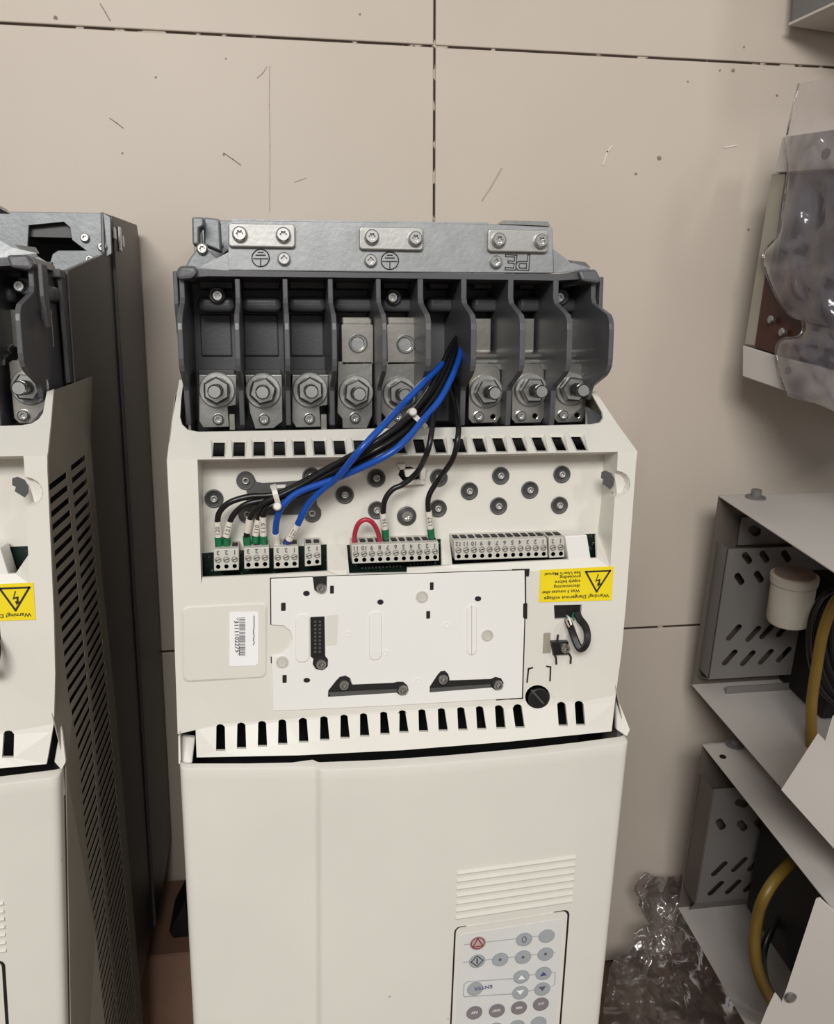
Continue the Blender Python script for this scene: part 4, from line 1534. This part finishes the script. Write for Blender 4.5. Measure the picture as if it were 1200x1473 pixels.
t = wire('jumper_wire', 'short red jumper looped between two terminals of the middle strip',
         [(509.5, 787, .592), (509.5, 778, .590), (511.5, 763, .586), (517, 752, .583), (526.5, 747.5, .582), (536, 752, .583), (543, 764, .586), (546.5, 778, .590), (547, 786, .592)],
         .00165, 'wred', group=None)


def cable_tie(label, c, ax, wide, tall, D, head, tail):
    t = thing('cable_tie', P(*c, D), label, 'cable tie')
    a = Vector(ax).normalized()
    # a band: flat loop standing across the bundle
    mb = MB()
    cc = P(*c, D)
    sd = a.cross(Vector((0, -1, 0))).normalized()
    n = 20
    k0 = len(mb.v)
    for k in range(n):
        th = 2 * math.pi * k / n
        p = cc + sd * (wide * math.cos(th)) + Vector((0, -1, 0)) * (tall * math.sin(th))
        o = (p - cc).normalized() * .0005
        for e, q in ((-1, 0), (1, 0), (1, 1), (-1, 1)):
            mb.v.append(p + a * (e * .0017) + o * q * 2)
    for k in range(n):
        for e in range(4):
            mb.f.append([k0 + 4 * k + e, k0 + 4 * k + (e + 1) % 4, k0 + 4 * ((k + 1) % n) + (e + 1) % 4, k0 + 4 * ((k + 1) % n) + e])
    mb.build('band', 'tie', t)
    MB().lathe(P(*head), [(.0022, 0), (.0029, .001), (.0029, .003), (.0022, .0042)], 12, (0, -1, 0.3)).build('head', 'tie', t)
    if tail:
        MB().tube([P(*head), P(*tail)], .0011, 8).build('tail', 'tie', t)
    return t


cable_tie('white cable tie holding the black wires over the dark plate', (398, 715, ), (1, 0, .25), .0078, .0052, .582, (399, 729, .576), None)
cable_tie('white cable tie near the top of the bundle, below the lugs', (600, 603), (1, 0, 1.05), .0078, .0075, .587, (593, 594, .580), (599, 601, .580))


# ------------------------------------------------------------------ things on the right
def case_frame(alpha, yaw=0.0, roll=0.0):
    ca, sa = math.cos(alpha), math.sin(alpha)
    e2 = Vector((0, -ca, -sa))                 # towards the room
    e3 = Vector((0, -sa, ca))                  # up
    e1 = Vector((1, 0, 0))
    m = Matrix.Rotation(yaw, 3, 'Z')
    return m @ e1, m @ e2, m @ e3


def open_case(pt_top, pt_bot, D, name, label, depth_top, depth_bot, with_contents, alpha=math.radians(9)):
    e1, e2, e3 = case_frame(alpha)
    A = P(*pt_top, D)
    # height so that the rear upright edge ends where the photo shows it
    best = min((abs(proj(A - e3 * h)[1] - pt_bot[1]), h) for h in [i * .001 for i in range(80, 400)])
    H = best[1]
    t = thing(name, A - e3 * H - e2 * 0.0, label, 'metal case', 'perforated metal cases by the wall')
    at = lambda a, b, c: A + e1 * a + e2 * b - e3 * c      # right, forward, down
    W, T = .34, .0016
    def pl(pts, vec, nm, m, bevel=.0004):
        return MB().slab(pts, vec).build(nm, m, t, bevel=bevel)
    # top, bottom, back
    tp = pl([at(0, 0, 0), at(W, 0, 0), at(W, depth_top, 0), at(0, depth_top, 0)], e3 * -T, 'top_panel', 'sheet')
    pl([at(0, 0, H), at(W, 0, H), at(W, depth_bot, H), at(0, depth_bot, H)], e3 * T, 'bottom_panel', 'sheet')
    pl([at(0, .001, 0), at(W, .001, 0), at(W, .001, H), at(0, .001, H)], e2 * T, 'back_panel', 'taupe')
    return t, at, H, (e1, e2, e3), tp


def perforated(t, at, frame, a0, a1, b, c0, c1, slots, m='greysheet', nm='perforated_plate'):
    e1, e2, e3 = frame
    out = [(a, -c, at(a, b, c)) for a, c in ((a0, c0), (a1, c0), (a1, c1), (a0, c1))]
    hs = []
    for (sa, sc, ang, L, Wd) in slots:
        loop = []
        ca, sn = math.cos(ang), math.sin(ang)
        for k in range(12):
            th = 2 * math.pi * k / 12
            u = (L - Wd) * (1 if math.cos(th) > 0 else -1) / 2 + Wd / 2 * math.cos(th)
            v = Wd / 2 * math.sin(th)
            x, y = sa + u * ca - v * sn, sc - (u * sn + v * ca)
            loop.append((x, -y, at(x, b, y)))
        hs.append(loop)
    o = plate(out, hs, (), (), e2 * -.0012, 1.0).build(nm, m, t)
    for h in hs:
        pass
    return o


def flat_of(at, frame, b):
    """photo point -> (right, down) on the plane that lies b in front of the case back"""
    e1, e2, e3 = frame
    p0 = at(0, b, 0)
    def f(px, py):
        v = PN(px, py, p0, e2) - p0
        return v.dot(e1), -v.dot(e3)
    return f


def build_cases():
    # upper case
    t, at, H, fr, tp = open_case((1033, 712), (1003, 985), .985, 'metal_case', 'upper of the two open sheet metal cases, holding a cream canister', .46, .36, True)
    b1 = .030
    f = flat_of(at, fr, b1)
    a0, c0 = f(1047, 790)
    a1, c1 = f(1190, 966)
    sl = []
    for (x, y, ang) in ((1075, 803, -.9), (1100, 801, -.9), (1131, 800, -.9), (1064, 833, -.95), (1092, 830, -.95), (1120, 830, -.95)):
        u, v = f(x, y)
        sl.append((u, v, ang, .019, .0085))
    for (x, y) in ((1056, 910), (1084, 912), (1104, 908), (1128, 905), (1050, 946), (1076, 947), (1102, 945), (1128, 942), (1154, 940)):
        u, v = f(x, y)
        sl.append((u, v, .9, .026, .0085))
    perforated(t, at, fr, a0, a1, b1, c0, c1, sl)
    MB().slab([at(a0, b1 - .03, c0), at(a0, b1, c0), at(a0, b1, c1), at(a0, b1 - .03, c1)], fr[0] * .0014).build('bracket_side', 'greysheet', t)
    # return flange of the bracket at the left
    g = flat_of(at, fr, b1)
    # lower perforated step, farther forward
    b2 = .030
    q0, r0 = f(1046, 988)
    q1, r1 = f(1150, 1031)
    sl = []
    for (x, y) in ((1070, 1012), (1098, 1010), (1125, 1009)):
        u, v = f(x, y)
        sl.append((u, v, .95, .022, .0075))
    perforated(t, at, fr, q0, q1 + .06, b2, r0, H - .001, sl, nm='foot_plate')
    MB().slab([at(a0, b1, c1), at(a1, b1, c1), at(a1, b1 - .028, c1 + .012), at(a0, b1 - .028, c1 + .012)], fr[2] * -.0012).build('step_plate', 'greysheet', t)
    u, v = f(1082, 766)
    hs = [(f(1097, 771)[0], f(1097, 771)[1], -.6, .018, .012)]
    perforated(t, at, fr, f(1078, 752)[0], a1, .012, f(1078, 752)[1], f(1078, 792)[1], hs, nm='upper_plate')
    # hole and nut on the top
    p = PN(1087, 716, at(0, 0, 0), fr[2])
    MB().lathe(p, [(.012, 0), (.012, .0015), (.006, .003), (.006, .010), (.003, .011)], 14, fr[2]).build('top_nut', 'greysheet', t)
    # cream canister with a dull cap
    f3 = flat_of(at, fr, .10)
    def at3(px, py, b):
        u, v = flat_of(at, fr, b)(px, py)
        return at(u, b, v)
    c_low, c_top = at3(1134, 893, .09), at3(1144, 826, .09)
    ax = (c_top - c_low)
    L = ax.length
    R = .0245
    cn = MB().lathe(c_low, [(R * .55, -.004), (R * .92, -.001), (R, .003), (R, L * .80), (R * .96, L * .81), (R * 1.06, L * .83), (R * 1.08, L * .98), (R * .98, L)], 28, ax).build('canister', 'cream', t, smooth=True)
    MB().lathe(c_low + ax * 1.0, [(R * .92, -.001), (R * .92, .0015), (R * .2, .003)], 28, ax).build('canister_cap', 'rust', cn)
    # dark body behind the cables
    MB().slab([at(a1 - .05, .004, .09), at(a1 + .1, .004, .09), at(a1 + .1, .004, H - .004), at(a1 - .05, .004, H - .004)], fr[1] * .10).build('dark_body', 'rubber', t, bevel=.004)
    for i, (dx, r) in enumerate(((0, .0034), (11, .0034), (21, .0034), (31, .0034))):
        pts = [(1225 + dx, 842, .13), (1192 + dx, 852, .135), (1172 + dx, 876, .135), (1164 + dx, 910, .135), (1166 + dx * 1.1, 950, .135), (1180 + dx * 1.3, 990, .135), (1205 + dx * 1.3, 1015, .135)]
        MB().tube(smooth_path([at3(*q) for q in pts], 8), r, 8).build('black_cable', 'wblack', t, smooth=True)
    MB().tube(smooth_path([at3(*q) for q in ((1215, 850, .15), (1198, 872, .15), (1184, 910, .15), (1175, 960, .15), (1168, 1010, .15), (1167, 1060, .15), (1168, 1120, .16))], 8), .0062, 10).build('hose', 'hose', t, smooth=True)
    # front sheet with a notch
    e1, e2, e3 = fr
    pf = at(0, .345, H)
    def w(px, py):
        return PN(px, py, pf, (e2 + e1 * -.35).normalized())
    MB().slab([w(*q) for q in ((1124, 1136), (1176, 1056), (1187, 1067), (1198, 1030), (1330, 1010), (1330, 1330), (1212, 1234))], e1 * .0016 - e2 * .0012).build('front_sheet', 'sheet', t)
    # lower case
    t2, at, H, fr, tp = open_case((1010, 1070), (985, 1305), .955, 'metal_case', 'lower of the two open sheet metal cases, with ochre hose, beside the crumpled bag', .345, .46, True)
    b1 = .034
    f = flat_of(at, fr, b1)
    a0, c0 = f(1026, 1136)
    c1 = f(1006, 1298)[1]
    a1 = a0 + .20
    o = [(1037, 1186, -1.0), (1068, 1188, -.9), (1093, 1186, -.9), (1067, 1156, -.5)]
    sl = []
    for x, y, an in o:
        u, v = f(x, y)
        sl.append((u, v, an, .020, .010))
    for (x, y) in ((1035, 1250), (1064, 1244), (1087, 1243), (1110, 1240), (1030, 1278), (1055, 1276), (1081, 1273), (1105, 1271)):
        u, v = f(x, y)
        sl.append((u, v, .85, .027, .0088))
    perforated(t2, at, fr, a0, a1, b1, c0, c1, sl)
    MB().slab([at(a0, 0.003, c0), at(a0, b1 + .003, c0), at(a0, b1 + .003, c1), at(a0, .003, c1)], fr[0] * -.0022).build('bracket_side', 'taupe', t2)
    q0, r0 = f(1024, 1332)
    sl = []
    for (x, y) in ((1042, 1348), (1068, 1345), (1094, 1342)):
        u, v = f(x, y)
        sl.append((u, v, .95, .022, .0075))
    perforated(t2, at, fr, q0, a1, b1, r0, H - .001, sl, nm='foot_plate')
    sl = [(a0 + .02 + .03 * k, 0, 0, .02, .007) for k in range(0)]
    MB().slab([at(a0, b1, c1), at(a1, b1, c1), at(a1, b1 - .030, r0), at(a0 + .01, b1 - .030, r0)], fr[2] * -.0012).build('step_plate', 'greysheet', t2)
    def at3(px, py, b):
        u, v = flat_of(at, fr, b)(px, py)
        return at(u, b, v)
    cb = flat_of(at, fr, .15)(1146, 1300)[0]
    MB().slab([at(cb, .06, .006), at(cb + .12, .06, .006), at(cb + .12, .06, H - .05), at(cb, .06, H - .05)], fr[1] * .17).build('dark_body', 'rubber', t2, bevel=.004)  # black body added to fill the dark inside of the case
    MB().tube(smooth_path([at3(*q) for q in ((1180, 1215, .10), (1145, 1236, .13), (1118, 1262, .15), (1100, 1290, .16), (1090, 1320, .16), (1086, 1360, .17), (1092, 1400, .18), (1110, 1440, .19), (1130, 1470, .2))], 8), .0066, 10).build('hose', 'hose', t2, smooth=True)
    MB().tube(smooth_path([at3(*q) for q in ((1130, 1300, .11), (1108, 1340, .13), (1098, 1370, .14), (1100, 1410, .15), (1120, 1450, .16))], 8), .005, 10).build('black_cable', 'wblack', t2, smooth=True)
    p = PN(1057, 1071, at(0, 0, 0), fr[2])
    MB().lathe(p, [(.012, 0), (.012, .0012), (.005, .002), (.005, .006), (.003, .007)], 14, fr[2]).build('top_nut', 'greysheet', t2)
    p = PN(1040, 1089, at(0, 0, 0), fr[2])
    MB().lathe(p, [(.004, -.001), (.004, .001), (.001, .001)], 10, fr[2]).build('top_screw', 'rubber', t2)
    # small catch on the rear upright
    v = at3(1006, 1214, .02)
    MB().slab([v, v + fr[0] * .010, v + fr[0] * .010 - fr[2] * .012, v - fr[2] * .012], fr[1] * .004).build('catch', 'sheet', t2)
    pf = at(0, .33, 0)
    def w(px, py):
        return PN(px, py, pf, (fr[1] + fr[0] * -.35).normalized())
    MB().slab([w(*q) for q in ((1174, 1293), (1178, 1292), (1330, 1430), (1330, 1600), (1080, 1510), (1103, 1452), (1114, 1429), (1124, 1442), (1131, 1424))], fr[0] * .0016 - fr[1] * .0012).build('front_sheet', 'sheet', t2)
    v = w(1137, 1434)
    MB().lathe(v, [(.006, 0), (.0055, .002), (.003, .003)], 14, fr[1]).build('rivet', 'lug', t2)


build_cases()


def build_module():
    """power module in a clear bag, high on the right"""
    yaw = math.radians(-14)
    nrm_dir = Vector((math.sin(-yaw), math.cos(-yaw), 0))
    D0 = .985
    B, T0 = P(1068, 541, D0), P(1125, 197, D0)
    t = thing('power_module', B, 'power module with white flanges and dark core, wrapped in a clear bag at right', 'power module')
    fw = Vector((.26, -.965, 0)).normalized()     # the long side comes into the room and drifts right
    up = (T0 - B)
    n = fw.cross(up).normalized()
    if n.x > 0:
        n = -n
    def s(px, py, off=0.0):
        return PN(px, py, B + n * off, n)
    inn = -n * .03
    # lower flange, upper flange
    lo = MB()
    lo.slab([s(1068, 541), s(1068.5, 497), s(1115, 511), s(1200, 533), s(1330, 566), s(1330, 655), s(1260, 619), s(1200, 592), s(1140, 566)], inn)
    lo.build('lower_flange', 'sheet', t, bevel=.001)
    hi = MB()
    hi.slab([s(1125, 198), s(1128, 196.5), s(1200, 186), s(1330, 165), s(1330, 236), s(1200, 243), s(1114.5, 248)], inn)
    hi.build('upper_flange', 'sheet', t, bevel=.001)
    # grey edge strip and copper brown board between them
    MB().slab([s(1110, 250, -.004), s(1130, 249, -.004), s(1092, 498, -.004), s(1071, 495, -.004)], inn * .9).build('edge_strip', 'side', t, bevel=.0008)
    MB().slab([s(1101, 395, -.002), s(1160, 380, -.002), s(1160, 515, -.002), s(1115, 509, -.002), s(1086, 499, -.002)], inn * .8).build('brown_board', 'brown', t)
    MB().slab([s(1126, 249, -.012), s(1330, 240, -.012), s(1330, 560, -.012), s(1090, 505, -.012)], inn * 2).build('heat_sink', 'sink', t)
    for x0 in (1172, 1190):
        MB().slab([s(x0, 262, -.004), s(x0 + 9, 261, -.004), s(x0 + 6, 398, -.004), s(x0 - 4, 396, -.004)], inn * .4).build('fin', 'sink', t, bevel=.001)
    for x, y in ((1112, 460), (1128, 478)):
        MB().lathe(s(x, y, .002), [(.0045, 0), (.0045, .004), (.003, .005)], 14, n).build('standoff', 'lug', t)
    MB().lathe(s(1188.5, 221, .0004), [(.0055, 0), (.0055, .0006), (.001, .0006)], 16, n).build('flange_hole', 'greysheet', t)
    MB().lathe(s(1134, 533, .0004), [(.0045, 0), (.0045, .0006), (.001, .0006)], 16, n).build('flange_hole', 'greysheet', t)
    MB().slab([s(1330, 165, -.0), s(1330, 655, 0), s(1345, 655, 0), s(1345, 165, 0)], Vector((.2, .3, 0))).build('module_body', 'greysheet', t)
    # the bag: creased film that stands off the module
    edge = [(1150, 120), (1140, 160), (1132, 205), (1134, 246), (1128, 290), (1121, 335), (1108, 352), (1098, 366), (1102, 390), (1112, 415), (1124, 438), (1140, 456), (1154, 461), (1156, 474), (1148, 484), (1128, 487), (1118, 497), (1117, 515), (1124, 545), (1134, 570)]
    cols = 26
    mb = MB()
    rows = []
    pe = [Vector((a, b, 0)) for a, b in edge]
    sm = smooth_path(pe, 4)
    for r, p in enumerate(sm):
        row = []
        for c in range(cols):
            k = c / (cols - 1)
            x = p.x + (1330 - p.x) * k ** 1.2
            y = p.y + 40 * k * (1 if p.y > 300 else -.6)
            nz = noise.noise(Vector((x * .02, y * .016, 2.3))) * .016 + noise.noise(Vector((x * .06, y * .05, 7.1))) * .006 + abs(noise.noise(Vector((x * .035, y * .02, 4.4)))) * .012
            off = .014 + nz + .008 * math.sin(k * 3)
            if c == 0:
                off = .004 + .5 * nz
            row.append(s(x, y, off))
        rows.append(row)
    for r in rows:
        mb.v += r
    for r in range(len(rows) - 1):
        for c in range(cols - 1):
            mb.f.append([r * cols + c, r * cols + c + 1, (r + 1) * cols + c + 1, (r + 1) * cols + c])
    bag = mb.build('plastic_bag', 'bag', None, smooth=False)
    for p in bag.data.polygons:
        p.use_smooth = True
    tag(bag, 'clear crinkled plastic bag pulled over the power module at right', 'plastic bag')
    # rolled lip along the torn edge
    MB().tube([v + n * .001 for v in [r[0] for r in rows]], .0009, 6).build('bag_lip', 'bag', bag)


build_module()


def build_top_case():
    D0 = 1.04
    A = P(1138.5, 33.5, D0)
    t = thing('metal_case', A, 'grey metal case in the top right corner of the picture', 'metal case')
    up = Vector((.0, .0, 1))
    fw = Vector((.20, -.98, .0)).normalized()
    n = fw.cross(up).normalized()
    if n.x > 0:
        n = -n
    s = lambda px, py, off=0.0: PN(px, py, A + n * off, n)
    right = -n
    L = .26
    def at(a, b, c):
        return A + fw * a + right * b + up * c
    MB().slab([at(0, 0, 0), at(L, 0, 0), at(L, 0, .35), at(0, 0, .35)], right * .002).build('side_panel', 'greysheet', t, bevel=.0005)
    MB().slab([at(0, -.004, -.003), at(L, -.004, -.003), at(L, .3, -.003), at(0, .3, -.003)], up * .003).build('bottom_panel', 'sheet', t, bevel=.0005)
    MB().slab([at(0, 0, 0), at(0, .3, 0), at(0, .3, .35), at(0, 0, .35)], fw * .002).build('back_panel', 'greysheet', t)
    MB().slab([at(.135, -.006, 0), at(.15, -.006, 0), at(.15, -.006, .35), at(.135, -.006, .35)], right * .006).build('edge_flange', 'sheet', t, bevel=.001)
    MB().slab([at(.03, .05, -.010), at(.2, .05, -.010), at(.2, .22, -.010), at(.03, .22, -.010)], up * .008).build('bottom_rib', 'greysheet', t, bevel=.003)
    for a, b in ((.10, .02), (.13, .05)):
        MB().lathe(at(a, b, -.0035), [(.006, 0), (.006, .0006), (.001, .0006)], 14, (0, 0, -1)).build('drain_hole', 'hollow', t)


build_top_case()


def crumpled(name, label, outline_rows, D, amp, seed, m):
    """a heap of creased film: rows of photo points with a depth, wrinkled in space"""
    cols = 30
    mb = MB()
    rows = []
    for (xa, xb, y, d0, d1) in outline_rows:
        rows.append((xa, xb, y, d0, d1))
    n = 44
    R = []
    for i in range(n):
        k = i / (n - 1) * (len(rows) - 1)
        j = min(int(k), len(rows) - 2)
        u = k - j
        a = [rows[j][q] + (rows[j + 1][q] - rows[j][q]) * u for q in range(5)]
        row = []
        for c in range(cols):
            v = c / (cols - 1)
            x = a[0] + (a[1] - a[0]) * v
            d = a[3] + (a[4] - a[3]) * v
            q = Vector((x * .017, a[2] * .017, seed))
            rid = 1 - abs(noise.noise(q * 1.0)) * 2
            rid2 = 1 - abs(noise.noise(q * 2.7 + Vector((5, 1, 0)))) * 2
            off = amp * (rid * .7 + rid2 * .35) * math.sin(math.pi * min(1, .15 + v * .85)) ** .5
            p = P(x + 5 * noise.noise(Vector((x * .02, a[2] * .05, seed + 3))), a[2] + 13 * noise.noise(Vector((x * .035, a[2] * .01, seed))), d - off)
            p.z = max(p.z, .003 + .002 * math.sin(x))
            row.append(p)
        R.append(row)
    for r in R:
        mb.v += r
    for r in range(n - 1):
        for c in range(cols - 1):
            mb.f.append([r * cols + c, r * cols + c + 1, (r + 1) * cols + c + 1, (r + 1) * cols + c])
    o = mb.build(name, m, None)
    for p in o.data.polygons:
        p.use_smooth = random.random() < 2
    tag(o, label, 'plastic bag')
    return o


def build_small():
    b = crumpled('plastic_bag', 'crumpled clear plastic bag heaped on the floor beside the lower open metal case',
                 [(925, 988, 1258, 1.035, 1.045), (908, 992, 1285, 1.03, 1.045), (921, 998, 1310, 1.03, 1.04), (938, 1005, 1326, 1.02, 1.03), (914, 1014, 1338, 1.01, 1.02), (911, 1022, 1362, 1.0, 1.01),
                  (888, 1036, 1378, .995, 1.0), (876, 1048, 1405, .98, .985), (870, 1062, 1430, .96, .965), (868, 1080, 1460, .94, .945), (866, 1100, 1500, .90, .90)], .95, .034, 3.7, 'crumple')
    crumpled('loose_film', 'second fold of clear film lying in front of the crumpled bag',
             [(884, 905, 1376, .97, .975), (876, 945, 1402, .955, .96), (872, 985, 1428, .94, .945), (868, 1025, 1455, .92, .925), (866, 1050, 1490, .89, .89)], .9, .022, 9.1, 'crumple')
    # brown carton behind the drives, with a black rubber wedge on it
    a, b = P(150, 1356, .90), P(300, 1356, .90)
    zt = P(236, 1352, .93).z
    bx = thing('carton', (a.x, -CAM_D + .95, 0), 'brown cardboard carton low in the gap between the two drives', 'box')
    MB().box((a.x, -CAM_D + .90, 0), (b.x, -CAM_D + 1.045, zt)).build('carton_body', 'carton', bx, bevel=.002)
    fl = P(150, 1400, .898), P(300, 1400, .898)
    MB().slab([(a.x, -CAM_D + .9, zt), (b.x, -CAM_D + .9, zt), (b.x + .004, -CAM_D + .86, zt - .06), (a.x, -CAM_D + .862, zt - .062)], (0, .003, .002)).build('flap', 'carton', bx)
    k = [P(x, y, .93) for x, y in ((266, 1296), (243, 1340), (249, 1356), (252, 1371), (276, 1374))]
    w = MB().slab([Vector((v.x, v.y, max(v.z, zt + .0005))) for v in k], (.0, .06, 0)).build('rubber_wedge', 'rubber', None, bevel=.003)
    tag(w, 'black rubber wedge on the brown carton in the gap between the drives', 'wedge')


build_small()
